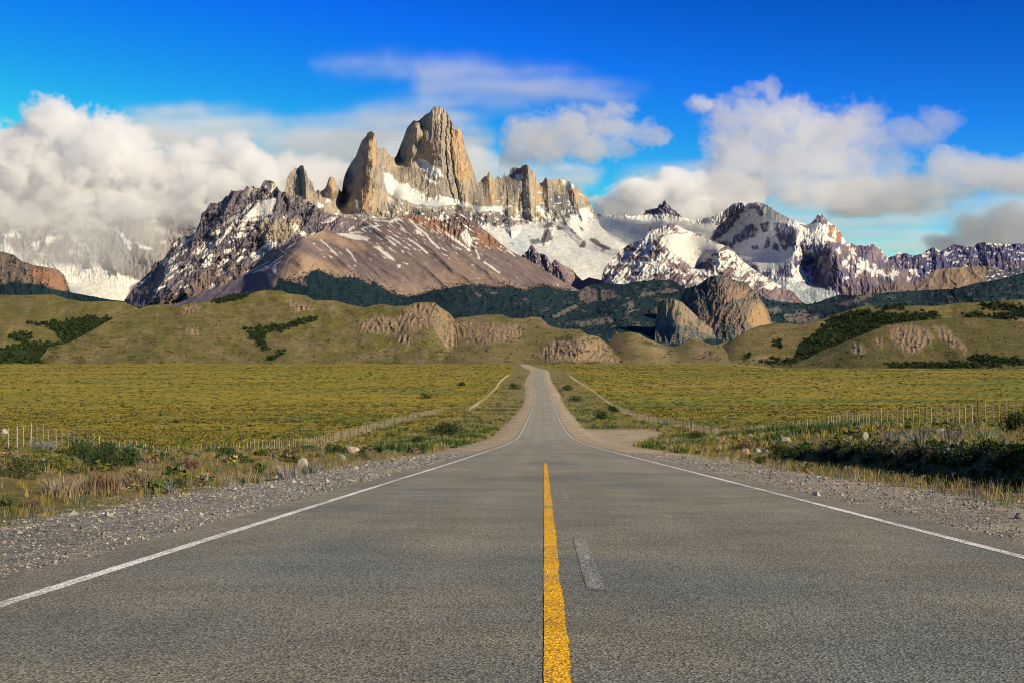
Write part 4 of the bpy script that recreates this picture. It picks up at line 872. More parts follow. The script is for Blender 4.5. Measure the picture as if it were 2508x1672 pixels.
# 13f middle right hill
top = [(1700,892),(1740,870),(1782,838),(1800,828),(1821,815),(1840,805.8),(1857,799),(1899.7,791),(1930,792),(1957,794),(1990,786),(2013.8,785),(2040,800),(2060,830),(2070,870)]
woodF = [[(1955,862),(1965,838),(1990,825),(2008,812),(2012,795),(2070,790),(2080,880),(2020,880),(1940,890)], [(1896,838),(1906,832),(1914,845),(1928,848),(1912,852),(1900,848)], [(1822,866),(1830,868),(1830,884),(1822,882)],
         [(1860,888),(1920,882),(1960,884),(1950,893),(1870,893)]]
sheet('middle_right_hill', top, [(1700,897),(2070,897)], [(1700,892,3500),(1821,815,4100),(1899,791,4350),(2013,785,4350),(2070,870,3700),(1700,897,3350),(1900,897,3300),(2070,897,3350),(1880,850,3750),(1990,850,3750)],
      hill_rel(260, 30), lambda X, Y, c: hill_col(X, Y, c, ([(1850,872),(1880,870),(1885,885),(1855,885)],), woodF, 261, .95, .3, .04), 2.0, (.8, 8, 26), M_HILL, True, props={'label': 'rounded dry grass hill between the crag and the wooded gully'})
# 13g right front hill
top = [(1880,898),(1900,893),(1933.6,889.5),(1977.6,877.9),(2016,857),(2068,836.5),(2119.8,815.8),(2171.5,795),(2197,791.5),(2249,784.8),(2313.7,781),(2380,778),(2440,782),(2508,786),(2600,790),(2800,800)]
rockG = [[(2175,800),(2230,795),(2270,800),(2290,830),(2270,845),(2250,865),(2210,860),(2180,830)], [(2285,798),(2310,796),(2335,820),(2370,850),(2365,865),(2330,850),(2300,830)], [(2082,850),(2095,838),(2118,848),(2116,868),(2090,866)], [(2140,830),(2160,828),(2160,850),(2142,850)]]
woodG = [[(2170,893),(2240,890),(2440,893),(2450,898),(2300,903),(2180,902)], [(2365,875),(2400,872),(2508,884),(2600,888),(2600,894),(2480,892),(2380,886)]]
sheet('right_front_hill', top, [(1880,906),(2800,906)], [(1880,898,3000),(1977,878,3150),(2119,816,3500),(2249,785,3800),(2440,782,3850),(2800,800,3800),(1880,906,2800),(2300,906,2600),(2800,906,2600),(2250,840,3200),(2500,840,3150),(2350,870,2850)],
      hill_rel(270, 30, rockG), lambda X, Y, c: hill_col(X, Y, c, rockG, woodG, 271, .82, -.35, .02), 2.0, (.6, 8, 27), M_HILL, True, props={'label': 'green hill with tan outcrops at the right edge of the plain'})

# ------------------------------------------------------------------ the plain, the road and its verges
KD = [0, 28, 42, 70, 125, 187, 268, 367, 516, 595, 697, 1017, 1150, 1300, 1500, 3000, 6000, 30000]
KX = [.335, .96, 1.27, 1.85, 3.0, 4.3, 5.9, 8.2, 11.4, 12.6, 13.3, 19.4, 21.5, 22, 21, 21, 21, 21]
KE = [-.955, -2.28, -2.95, -4.27, -6.8, -9.2, -10.9, -12.1, -13.2, -11.4, -9.2, -5.2, -3.6, -2.9, -2.2, 4.0, 5.0, 5.0]
def xc(y):
    return np.where(np.asarray(y) < 0, .335 + .0225 * np.asarray(y), pchip(KD, KX, np.maximum(y, 0)))
def prof(y):
    y = np.asarray(y, float)
    return np.where(y < 0, -.955 - .047 * y * 0.6, pchip(KD, KE, np.maximum(y, 0)))
def ground_z(x, y):
    x = np.asarray(x, float); y = np.asarray(y, float)
    r = x - xc(y); z = prof(y)
    amp = np.clip(y / 150, .25, 6)
    a = np.abs(r)
    z = z - .03 * (1 - sstep(3.35, 3.8, a)) - .006
    # shallow ditch and hummocky verge
    z = z - .02 * sstep(4.0, 4.8, a) - .14 * sstep(5.2, 7.2, a)
    L = (r < 0); Rr = ~L
    offL = pchip([0, 40, 69, 85, 112, 136, 180, 275, 400, 900, 30000], [.55, .45, .3, -.3, -1.15, -1.0, -.5, 0, 0, 0, 0], np.maximum(y, 0))
    z = z + np.where(L, offL * sstep(9, 24, a), 0)
    z = z + np.where(L, .30 * np.exp(-((a - 11.5) / 2.6) ** 2) * sstep(10, 20, y) * (1 - sstep(60, 110, y)), 0)
    offR = pchip([0, 20, 70, 100, 125, 150, 187, 260, 30000], [1.15, 1.45, 1.5, 1.4, 1.1, .5, 0, 0, 0], np.maximum(y, 0))
    edge = 9.6 + .55 * fbm(y / 7, y * 0 + .3, 301, 3) + .035 * np.clip(60 - y, -30, 60) * 0
    steep = 1 - sstep(48, 70, y)
    bank = lerp(sstep(8, 22, r), .50 * sstep(edge - .3, edge + .4, r) + .50 * sstep(10, 22, r), steep)
    z = z + np.where(Rr, offR * bank, 0)
    # roughness
    rough = sstep(4.5, 9, a)
    z = z + rough * (.10 * fbm(x / 1.6, y / 1.6, 302, 3) + .14 * fbm(x / 7, y / 7, 303, 3) + .35 * np.clip(y / 300, 0, 1) * fbm(x / 40, y / 40, 304, 3))
    z = z + sstep(40, 200, a) * 1.3 * np.clip(y / 700, 0, 1) * fbm(x / 260, y / 170, 305, 3)
    ang = x / np.maximum(y, 1)
    z = z - 9.0 * sstep(.145, .20, ang) * sstep(1300, 2300, y) * (1 - sstep(3600, 5000, y))
    return z

def ray_ground(px, py):
    """where the line of sight through (px, py) meets the plain"""
    d = np.exp(np.linspace(math.log(3), math.log(6000), 2600))
    x = (px - CX) / FPX * d; z = (HORY - py) / FPX * d
    h = ground_z(x, d) - z
    i = int(np.argmax(h > 0)) if (h > 0).any() else len(d) - 1
    return float(x[i]), float(d[i]), float(ground_z(x[i], d[i]))

def side_track(x, y):
    """the sandy track joining from the right"""
    r = x - xc(y)
    lo = 96 + 8.5 * (r - 4) + 4 * fbm(x / 5, y / 9, 391, 3); hi = 232 + 6 * fbm(x / 5, y / 9, 392, 3)
    return sstep(lo - 4, lo + 4, y) * (1 - sstep(hi - 6, hi + 6, y)) * sstep(2, 4, r) * (1 - sstep(16, 19, r))

C_GRAV = np.array([.30, .27, .22]); C_SAND = np.array([.46, .37, .235]); C_DRY = np.array([.235, .185, .085])
C_OLV = np.array([.33, .265, .034]); C_GRN = np.array([.135, .15, .030]); C_SOIL = np.array([.09, .07, .045])
def ground_col(x, y):
    r = x - xc(y); a = np.abs(r)
    n0 = fbm(x / 90, y / 45, 310, 4); n1 = fbm(x / 14, y / 10, 311, 4, .6); n2 = fbm(x / 2.2, y / 2.2, 312, 4, .6); n3 = fbm(x / 230, y / 120, 313, 4)
    C = np.ones(x.shape + (3,)) * C_OLV
    C = mix(C, C_GRN * 1.35, np.clip(.12 + 2.0 * n0 + .7 * n1 + .22 * (x > 0) + .25 * (x > 0) * sstep(20, 60, y), 0, 1))  # right side darker green, cloud shadow put into the grass colour
    C = mix(C, [.36, .26, .05], np.clip(1.6 * n3 + .5 * n1 + .25 * sstep(500, 1300, y), 0, .8))
    C = mix(C, [.09, .085, .02], np.clip(-.10 + 1.2 * n1 - .9 * n2 * (y < 200), 0, .55))
    # verge between gravel and fence
    verge = 1 - sstep(15, 25, a + 3 * n1)
    C = mix(C, C_DRY * .9, np.clip(verge * (.75 + .9 * n2 + .6 * n1), 0, 1))
    C = mix(C, C_GRN * 1.1, np.clip(verge * (-.05 + 1.5 * n1 + .8 * n2) + .08 * verge * (r < 0), 0, .8))
    gw = np.where(r < 0, 6.6, 6.9) + 1.2 * n1 + .5 * n2 + np.where(r < 0, 0, .6)
    far = sstep(45, 105, y)
    gw = lerp(gw, 7.0 + 1.0 * n1, far)
    g = 1 - sstep(gw - .5, gw + .7, a)
    G = lerp(C_GRAV, C_SAND, np.clip(far + .25 * (r > 0) + .5 * n1, 0, 1)[..., None])
    C = C + (G - C) * g[..., None]
    C = mix(C, C_SAND, side_track(x, y))
    # stony scatter further out along the road
    st = (1 - sstep(10, 19, a)) * sstep(.05, .3, n2 + .3 * n1) * sstep(60, 160, y)
    C = mix(C, [.30, .265, .21], .6 * st * (1 - g))
    # soil of the cut bank
    bk = (r > 9.0) * (r < 10.3) * (y < 62) * (y > 5)
    C = mix(C, C_SOIL, .85 * bk.astype(float))
    # pale gravel river bar and dark bank at the right far end of the plain
    ang = x / np.maximum(y, 1)
    C = mix(C, [.33, .29, .24], sstep(.178, .182, ang) * (1 - sstep(.194, .198, ang)) * sstep(2150, 2200, y) * (1 - sstep(2330, 2400, y)))
    return np.clip(C, .004, .8)

def axis_vals(fine, ext, g):
    v = list(np.arange(0, fine[0], fine[1])); s = fine[1]
    while v[-1] < ext:
        s *= 1 + g; v.append(v[-1] + s)
    return np.array(v)
ca = axis_vals((16, .28), 14000, .085)
rr = np.concatenate([-ca[:0:-1], ca])
ys = [0.5]; s = .22
while ys[-1] < 20000:
    s = max(s, ys[-1] * .0155); ys.append(ys[-1] + s)
ys = np.concatenate([np.array([-400, -150, -60, -25, -10, -4, -1]), np.array(ys)])
GY, GR_ = np.meshgrid(ys, rr, indexing='ij')
GX = GR_ + xc(GY)
GZ = ground_z(GX, GY)
GC = ground_col(GX, GY)

def mat_ground():
    m = bpy.data.materials.new('plain_grass_and_gravel')
    n, l, p, out = nt(m)
    at = n.new('ShaderNodeAttribute'); at.attribute_name = 'Col'
    geo = n.new('ShaderNodeNewGeometry')
    def noise(sc, det=5, rg=.65):
        t = n.new('ShaderNodeTexNoise'); t.inputs['Scale'].default_value = sc; t.inputs['Detail'].default_value = det; t.inputs['Roughness'].default_value = rg
        l.new(geo.outputs['Position'], t.inputs['Vector']); return t.outputs['Fac']
    def rng(v, a, b, lo, hi):
        t = n.new('ShaderNodeMapRange'); t.inputs['From Min'].default_value = a; t.inputs['From Max'].default_value = b
        t.inputs['To Min'].default_value = lo; t.inputs['To Max'].default_value = hi; l.new(v, t.inputs['Value']); return t.outputs[0]
    def mul(a, b):
        t = n.new('ShaderNodeMath'); t.operation = 'MULTIPLY'; l.new(a, t.inputs[0]); l.new(b, t.inputs[1]); return t.outputs[0]
    na, nb, nc = noise(38, 4, .7), noise(2.2, 6), noise(.22, 5)
    f = mul(mul(rng(na, .3, .7, .55, 1.4), rng(nb, .3, .7, .72, 1.28)), rng(nc, .3, .7, .74, 1.25))
    v = n.new('ShaderNodeVectorMath'); v.operation = 'SCALE'; l.new(at.outputs['Color'], v.inputs[0]); l.new(f, v.inputs['Scale'])
    l.new(v.outputs[0], p.inputs['Base Color']); p.inputs['Roughness'].default_value = .95; p.inputs['Specular IOR Level'].default_value = .1
    b = n.new('ShaderNodeBump'); b.inputs['Strength'].default_value = .7; b.inputs['Distance'].default_value = .03; l.new(na, b.inputs['Height'])
    b2 = n.new('ShaderNodeBump'); b2.inputs['Strength'].default_value = .7; b2.inputs['Distance'].default_value = .35; l.new(nb, b2.inputs['Height'])
    l.new(b.outputs[0], b2.inputs['Normal']); l.new(b2.outputs[0], p.inputs['Normal'])
    return m
mesh_np('ground', np.stack([GX, GY, GZ], -1).reshape(-1, 3), grid_faces(*GX.shape), mat_ground(), GC.reshape(-1, 3), True, props={'kind': 'structure'})

# ---- the road
def mat_asphalt():
    m = bpy.data.materials.new('worn_asphalt')
    n, l, p, out = nt(m)
    geo = n.new('ShaderNodeNewGeometry'); at = n.new('ShaderNodeAttribute'); at.attribute_name = 'Col'
    def noise(sc, det=3, rg=.6, vec=None):
        t = n.new('ShaderNodeTexNoise'); t.inputs['Scale'].default_value = sc; t.inputs['Detail'].default_value = det; t.inputs['Roughness'].default_value = rg
        l.new(vec or geo.outputs['Position'], t.inputs['Vector']); return t.outputs['Fac']
    def rng(v, a, b, lo, hi):
        t = n.new('ShaderNodeMapRange'); t.inputs['From Min'].default_value = a; t.inputs['From Max'].default_value = b
        t.inputs['To Min'].default_value = lo; t.inputs['To Max'].default_value = hi; l.new(v, t.inputs['Value']); return t.outputs[0]
    def mul(a, b):
        t = n.new('ShaderNodeMath'); t.operation = 'MULTIPLY'; l.new(a, t.inputs[0]); l.new(b, t.inputs[1]); return t.outputs[0]
    vo = n.new('ShaderNodeTexVoronoi'); vo.inputs['Scale'].default_value = 75; l.new(geo.outputs['Position'], vo.inputs['Vector'])
    sep = n.new('ShaderNodeSeparateColor'); l.new(vo.outputs['Color'], sep.inputs[0])
    chips = rng(sep.outputs[0], 0, 1, .45, 1.6)
    f = mul(mul(chips, rng(noise(130, 2), .3, .7, .6, 1.4)), mul(rng(noise(1.1, 5), .3, .7, .86, 1.14), rng(noise(.18, 4), .3, .7, .88, 1.12)))
    v = n.new('ShaderNodeVectorMath'); v.operation = 'SCALE'; l.new(at.outputs['Color'], v.inputs[0]); l.new(f, v.inputs['Scale'])
    l.new(v.outputs[0], p.inputs['Base Color'])
    p.inputs['Roughness'].default_value = .9; p.inputs['Specular IOR Level'].default_value = .12
    b = n.new('ShaderNodeBump'); b.inputs['Strength'].default_value = .8; b.inputs['Distance'].default_value = .006
    l.new(vo.outputs['Distance'], b.inputs['Height']); l.new(b.outputs[0], p.inputs['Normal'])
    return m
def strip_y(y0, y1, k=.011, s0=.12):
    v = [y0]
    while v[-1] < y1:
        v.append(v[-1] + max(s0, abs(v[-1]) * k))
    v[-1] = y1
    return np.array(v)
def ribbon(name, y0, y1, r0, r1, dz, mat, colf, nc=2, wob=None, props=None, k=.011, s0=.12, skirt=0, parent=None):
    yy = strip_y(y0, y1, k, s0); rv = np.linspace(r0, r1, nc)
    Y, Rv = np.meshgrid(yy, rv, indexing='ij')
    if wob is not None: Rv = wob(Y, Rv)
    X = Rv + xc(Y); Z = prof(Y) + dz
    Cc = colf(X, Y, Rv)
    V = np.stack([X, Y, Z], -1)
    if skirt:
        a = V[:, :1].copy(); a[..., 2] -= skirt; b = V[:, -1:].copy(); b[..., 2] -= skirt
        V = np.concatenate([a, V, b], 1); Cc = np.concatenate([Cc[:, :1], Cc, Cc[:, -1:]], 1)
    return mesh_np(name, V.reshape(-1, 3), grid_faces(*V.shape[:2]), mat, Cc.reshape(-1, 3), False, parent=parent, props=props)
def asp_col(X, Y, Rv):
    n = fbm(X / 2.5, Y / 9, 320, 4); n2 = fbm(X / .8, Y / 30, 321, 3)
    C = np.ones(X.shape + (3,)) * np.array([.235, .222, .165])
    C = mix(C, [.28, .252, .185], np.clip(.3 + 1.5 * n + .5 * sstep(14, 50, Y), 0, 1))
    C = mix(C, [.155, .178, .158], np.clip(-.1 + 1.4 * fbm(X / 3, Y / 4, 322, 3) + .35 * (1 - sstep(6, 16, Y)), 0, .7))
    # wheel tracks polished a little paler, the seam in the middle darker
    for c_ in (-2.55, -1.0, .9, 2.5):
        C = C * (1 + .10 * np.exp(-((Rv - c_) / .35) ** 2) * (1 + n2))[..., None]
    C = C * (1 - .20 * np.exp(-((Rv + .18) / .10) ** 2) * (.6 + 1.5 * n2))[..., None]
    C = C * (.90 + .10 * sstep(8, 30, Y) + .22 * sstep(40, 220, Y))[..., None]
    C = mix(C, [.27, .225, .17], .5 * sstep(3.35, 3.8, np.abs(Rv)))
    return C
edge_w = lambda Y, Rv: np.where(np.abs(Rv) > 3.7, Rv + np.sign(Rv) * .07 * fbm(Y / .8, Rv, 323, 4), Rv)
M_ASPH = mat_asphalt()
road = ribbon('road', -60, 1330, -3.85, 3.85, 0, M_ASPH, asp_col, 23, edge_w, {'kind': 'structure', 'label': 'straight two-lane asphalt road running towards the mountains'}, skirt=.03)

def mat_paint(name, c, wear, scale=28, streak=1.0):
    m = bpy.data.materials.new(name)
    n, l, p, out = nt(m)
    geo = n.new('ShaderNodeNewGeometry')
    mp = n.new('ShaderNodeMapping'); mp.inputs['Scale'].default_value = (1, streak, 1); l.new(geo.outputs['Position'], mp.inputs[0])
    t = n.new('ShaderNodeTexNoise'); t.inputs['Scale'].default_value = scale; t.inputs['Detail'].default_value = 5; t.inputs['Roughness'].default_value = .75
    l.new(mp.outputs[0], t.inputs['Vector'])
    t2 = n.new('ShaderNodeTexNoise'); t2.inputs['Scale'].default_value = 1.3; t2.inputs['Detail'].default_value = 4; l.new(geo.outputs['Position'], t2.inputs['Vector'])
    ad = n.new('ShaderNodeMath'); ad.operation = 'ADD'; l.new(t.outputs['Fac'], ad.inputs[0])
    ml = n.new('ShaderNodeMath'); ml.operation = 'MULTIPLY'; ml.inputs[1].default_value = .45; l.new(t2.outputs['Fac'], ml.inputs[0]); l.new(ml.outputs[0], ad.inputs[1])
    r_ = n.new('ShaderNodeMapRange'); r_.inputs['From Min'].default_value = wear; r_.inputs['From Max'].default_value = wear + .09; l.new(ad.outputs[0], r_.inputs['Value'])
    mx = n.new('ShaderNodeMix'); mx.data_type = 'RGBA'; l.new(r_.outputs[0], mx.inputs['Factor'])
    mx.inputs['A'].default_value = (*c, 1); mx.inputs['B'].default_value = (.235, .222, .17, 1)
    l.new(mx.outputs['Result'], p.inputs['Base Color']); p.inputs['Roughness'].default_value = .7
    b = n.new('ShaderNodeBump'); b.inputs['Strength'].default_value = .5; b.inputs['Distance'].default_value = .003; l.new(t.outputs['Fac'], b.inputs['Height']); l.new(b.outputs[0], p.inputs['Normal'])
    return m
M_WHITE = mat_paint('white_road_paint', (.74, .71, .64), .88)
M_GHOST = mat_paint('faded_white_paint', (.37, .36, .31), .62)
M_YEL = mat_paint('yellow_road_paint', (.88, .47, .02), .765, 24, 3.0)
one = lambda X, Y, Rv: np.ones(X.shape + (3,))
wobl = lambda s: (lambda Y, Rv: Rv + .012 * fbm(Y / .35, Rv * 9, s, 4, .7))
def paint_col(c, amt, seed):
    def f(X, Y, Rv):
        C = asp_col(X, Y, Rv)
        k = np.clip(amt + 1.3 * fbm(X / .045, Y / .11, seed, 4, .75) + .9 * fbm(X / .5, Y / 2.2, seed + 1, 3), 0, 1)
        return mix(C, c, k)
    return f
for q, (a_, s_) in enumerate(((-3.42, 331), (3.32, 332))):
    o = ribbon('edge_line', -60, 1325, a_, a_ + .105, .003, M_ASPH, paint_col([.80, .77, .69], .88, s_ + 10), 5, wobl(s_), parent=road, s0=.06)
    o.location.z = 0
ribbon('centre_line', -30, 47, -.335, -.225, .003, M_ASPH, paint_col([.84, .44, .018], .86, 341), 9, (lambda Y, Rv: Rv + np.where(Rv > -.28, .022, .007) * (fbm(Y / .13, Rv * 9, 333, 4, .8) + .8 * fbm(Y / 1.7, Rv, 335, 3))), parent=road, s0=.05)
d0 = 8.7
while d0 < 23:
    def dash_col(X, Y, Rv, a=d0):
        C = asp_col(X, Y, Rv)
        k = np.clip(.42 + 1.9 * fbm(X / .05, Y / .30, 336, 4, .7) + .5 * fbm(X / .3, Y / 1.1, 337, 2), 0, 1) * sstep(a, a + .25, Y + .2 * fbm(X / .04, Y, 338, 2)) * (1 - sstep(a + 4.1, a + 4.4, Y + .2 * fbm(X / .04, Y, 339, 2)))
        k = k * sstep(.062, .045, np.abs(Rv + .01)) * (1 if a < 12 else .5)
        return mix(C, [.42, .41, .37], .62 * k)
    o = ribbon('faded_dash', d0, d0 + 4.4, -.073, .053, .002, M_ASPH, dash_col, 12, None, parent=road, s0=.02); d0 += 12
d0 = 63
while d0 < 190:
    L_ = 6
    ribbon('centre_dash', d0, d0 + L_, -.34, -.22, .003, M_GHOST, one, 2, parent=road); d0 += 21

# ---- merged scatter: copies of small shapes joined into one mesh that nobody could count
rng = np.random.default_rng(7)
def scatter(name, protos, pos, scl, yaw, tint, mat, label, cat, tilt=None, sz=None):
    Vs, Fs, Cs = [], [], []; off = 0
    k = len(protos); pick = rng.integers(0, k, len(pos))
    for i, (pv, pf, pc) in enumerate(protos):
        m = pick == i
        if not m.any(): continue
        c, s_ = np.cos(yaw[m])[:, None], np.sin(yaw[m])[:, None]
        sc = scl[m][:, None]; zz = (sz[m][:, None] if sz is not None else sc)
        x = (pv[None, :, 0] * c - pv[None, :, 1] * s_) * sc + pos[m][:, None, 0]
        y = (pv[None, :, 0] * s_ + pv[None, :, 1] * c) * sc + pos[m][:, None, 1]
        z = pv[None, :, 2] * zz + pos[m][:, None, 2]
        V = np.stack([x, y, z], -1); n_ = V.shape[0]
        F = pf[None] + (np.arange(n_) * len(pv))[:, None, None] + off
        C = pc[None] * tint[m][:, None, :]
        Vs.append(V.reshape(-1, 3)); Fs.append(F.reshape(-1, pf.shape[1])); Cs.append(C.reshape(-1, 3)); off += n_ * len(pv)
    return mesh_np(name, np.concatenate(Vs), np.concatenate(Fs), mat, np.concatenate(Cs), False, props={'kind': 'stuff', 'label': label, 'category': cat})

def tuft(nb, h, spread, w, seed, lean=.5, var=.25):
    g = np.random.default_rng(seed); V = []; F = []; C = []
    for i in range(nb):
        a = g.uniform(0, 2 * math.pi); r0 = spread * .35 * math.sqrt(g.uniform()); hh = h * g.uniform(.55, 1.1); ln = lean * g.uniform(.2, 1.2) * hh
        bx, by = r0 * math.cos(a), r0 * math.sin(a); a2 = a + g.normal(0, .5); wa = g.uniform(0, 2 * math.pi)
        wx, wy = w * math.cos(wa) / 2, w * math.sin(wa) / 2
        mx_, my_ = bx + ln * .35 * math.cos(a2), by + ln * .35 * math.sin(a2)
        tx_, ty_ = bx + ln * math.cos(a2), by + ln * math.sin(a2)
        k = len(V)
        V += [(bx - wx, by - wy, -.02 * h), (bx + wx, by + wy, -.02 * h), (mx_ + wx * .8, my_ + wy * .8, hh * .6), (mx_ - wx * .8, my_ - wy * .8, hh * .6), (tx_, ty_, hh)]
        F += [(k, k + 1, k + 2), (k, k + 2, k + 3), (k + 3, k + 2, k + 4)]
        v = g.uniform(1 - var, 1 + var); C += [(v, v, v)] * 5
    return np.array(V), np.array(F), np.array(C)
def blob(seed, n=2, sq=.6, jit=.28):
    """small faceted lump: low stone or cushion plant"""
    import bmesh
    b = bmesh.new(); bmesh.ops.create_icosphere(b, subdivisions=n, radius=1)
    V = np.array([v.co[:] for v in b.verts]); F = np.array([[v.index for v in f.verts] for f in b.faces]); b.free()
    g = np.random.default_rng(seed); V = V * (1 + g.normal(0, jit, (len(V), 1)) * .6 + .12 * np.sin(V @ g.normal(0, 2, 3))[:, None]); V[:, 2] *= sq
    return V, F, np.ones((len(V), 3))
OCT = np.array([(1, 0, 0), (0, 1, 0), (-1, 0, 0), (0, -1, 0), (0, 0, .7), (0, 0, -.4)], float)
OCF = np.array([(0, 1, 4), (1, 2, 4), (2, 3, 4), (3, 0, 4), (1, 0, 5), (2, 1, 5), (3, 2, 5), (0, 3, 5)])
def pebble(seed):
    g = np.random.default_rng(seed); V = OCT * g.uniform(.65, 1.25, (6, 3)) + g.normal(0, .12, (6, 3)); return V, OCF, np.ones((6, 3))
M_GRASS = mat_vcol('grass_blades', 6.0, .2, .9, .15)
M_STONE = mat_vcol('verge_stones', 30.0, .25, .9, .2)
def leaves(n, seed, size, rx=1, ry=1, rz=1, lumps=6, hollow=.35):
    """n leaf triangles filling a lumpy crown"""
    g = np.random.default_rng(seed)
    cen = g.normal(0, 1, (lumps, 3)); cen /= np.linalg.norm(cen, axis=1)[:, None] + 1e-6; cen *= g.uniform(.15, .6, (lumps, 1)); cen[:, 2] = np.abs(cen[:, 2]) * .8 + .2
    rad = g.uniform(.35, .6, lumps)
    k = g.integers(0, lumps, n); d = g.normal(0, 1, (n, 3)); d /= np.linalg.norm(d, axis=1)[:, None]
    p = cen[k] + d * (rad[k] * (hollow + (1 - hollow) * g.uniform(0, 1, n) ** .5))[:, None]
    p = p[p[:, 2] > -.05]; n = len(p)
    a = g.normal(0, 1, (n, 3)); b = g.normal(0, 1, (n, 3)); a /= np.linalg.norm(a, axis=1)[:, None]; b /= np.linalg.norm(b, axis=1)[:, None]
    s = size * g.uniform(.6, 1.4, (n, 1))
    V = np.stack([p - a * s * .5, p + a * s * .5, p + b * s * 1.1], 1) * np.array([rx, ry, rz])
    v = g.uniform(.65, 1.35, (n, 1, 1)) * np.ones((1, 3, 1))
    return V.reshape(-1, 3), np.arange(3 * n).reshape(-1, 3), (v * np.ones((1, 1, 3))).reshape(-1, 3)

def rnd_strip(n, y0, y1, r0, r1, power=1.0):
    """n points; distances drawn so that they look evenly spread from the road"""
    u = rng.uniform(0, 1, n); y = y0 * (y1 / y0) ** (u ** power); r = rng.uniform(r0, r1, n); return r + xc(y), y, r

TINTS = {'straw': (.36, .275, .11), 'olive': (.28, .215, .028), 'green': (.13, .145, .022), 'dgreen': (.035, .065, .016), 'grey': (.24, .225, .18), 'brown': (.20, .135, .085)}
def tints(n, names, w, var=.18):
    T = np.array([TINTS[k] for k in names]); i = rng.choice(len(names), n, p=np.array(w) / sum(w))
    return T[i] * rng.uniform(1 - var, 1 + var, (n, 1)) * rng.uniform(.93, 1.07, (n, 3))

# short grass on the verges and, further out, hummocks over the whole plain
near_t = [tuft(12, 1, .9, .045, 900 + i, .55) for i in range(5)]
far_t = [tuft(6, 1, 1.5, .30, 920 + i, .9) for i in range(5)]
mid_t = [tuft(9, 1, 1.2, .12, 940 + i, .7) for i in range(5)]

def verge_tufts():
    P = []; T = []; S = []
    for side, n in ((-1, 7800), (1, 5600)):
        x, y, r = rnd_strip(n, 9, 95, 6.2, 24, .8); r = r * side; x = r + xc(y)
        m = np.abs(r) > 6.4 + 1.0 * fbm(x / 3, y / 3, 350, 2) + rng.exponential(.5, n) * 0
        keep = m & (rng.uniform(0, 1, n) < np.clip(1.3 * sstep(6.2, 8.5, np.abs(r)) + .08, 0, 1)) & (side_track(x, y) < .2)
        x, y, r = x[keep], y[keep], r[keep]
        P.append(np.stack([x, y, ground_z(x, y)], -1))
        a = np.abs(r); k = len(x)
        if side < 0: T.append(tints(k, ['straw', 'brown', 'olive', 'green', 'grey', 'dgreen'], [.20, .22, .16, .20, .12, .10]) * .85)
        else: T.append(tints(k, ['straw', 'olive', 'green', 'grey', 'dgreen'], [.42, .26, .18, .08, .06]))
        S.append(rng.uniform(.07, .20, k) * (1 + .3 * (y > 30)))
    P, T, S = np.concatenate(P), np.concatenate(T), np.concatenate(S)
    return scatter('verge_grass', near_t, P, S, rng.uniform(0, 6.28, len(P)), T, M_GRASS, 'tufts of dry and green grass on both verges of the road', 'grass')
verge_tufts()
def tall_tufts():
    # taller bunches at the foot of the bank on the right and along the left gravel edge
    x, y, r = rnd_strip(700, 15, 60, 6.9, 9.3, .9); k = len(x)
    x2, y2, r2 = rnd_strip(520, 12, 60, -8.6, -6.6, .9)
    x = np.r_[x, x2]; y = np.r_[y, y2]; n = len(x)
    m = rng.uniform(0, 1, n) < np.clip(.55 + 1.6 * fbm(x / 2.5, y / 4, 351, 2), 0, 1)
    x, y = x[m], y[m]; n = len(x)
    return scatter('tall_bunch_grass', [tuft(16, 1, .7, .022, 960 + i, .45) for i in range(4)], np.stack([x, y, ground_z(x, y)], -1), rng.uniform(.12, .30, n) * (1 + .2 * (x > 0)), rng.uniform(0, 6.28, n),
                   tints(n, ['straw', 'grey', 'brown', 'green'], [.4, .2, .22, .18]) * .85, M_GRASS, 'tall pale bunch grass along the gravel edges', 'grass')
tall_tufts()
def mid_tufts():
    n = 16000
    y = 80 * (900 / 80) ** (rng.uniform(0, 1, n) ** 1.1); side = rng.choice([-1, 1], n)
    a = 6.5 + np.abs(rng.normal(0, 1, n)) * 16; r = a * side; x = r + xc(y)
    m = side_track(x, y) < .2
    m &= (a > 7.3)
    x, y, r = x[m], y[m], r[m]; n = len(x)
    dk = fbm(x / 9, y / 14, 352, 3)
    T = tints(n, ['straw', 'olive', 'green', 'grey', 'brown'], [.25, .3, .27, .12, .06]); T[dk > .16] = np.array(TINTS['dgreen']) * 1.4
    return scatter('roadside_scrub', mid_t, np.stack([x, y, ground_z(x, y)], -1), rng.uniform(.22, .5, n) * (1 + .5 * (dk > .16)), rng.uniform(0, 6.28, n), T, M_GRASS, 'mixed low scrub between the road and the fences', 'scrub')
mid_tufts()
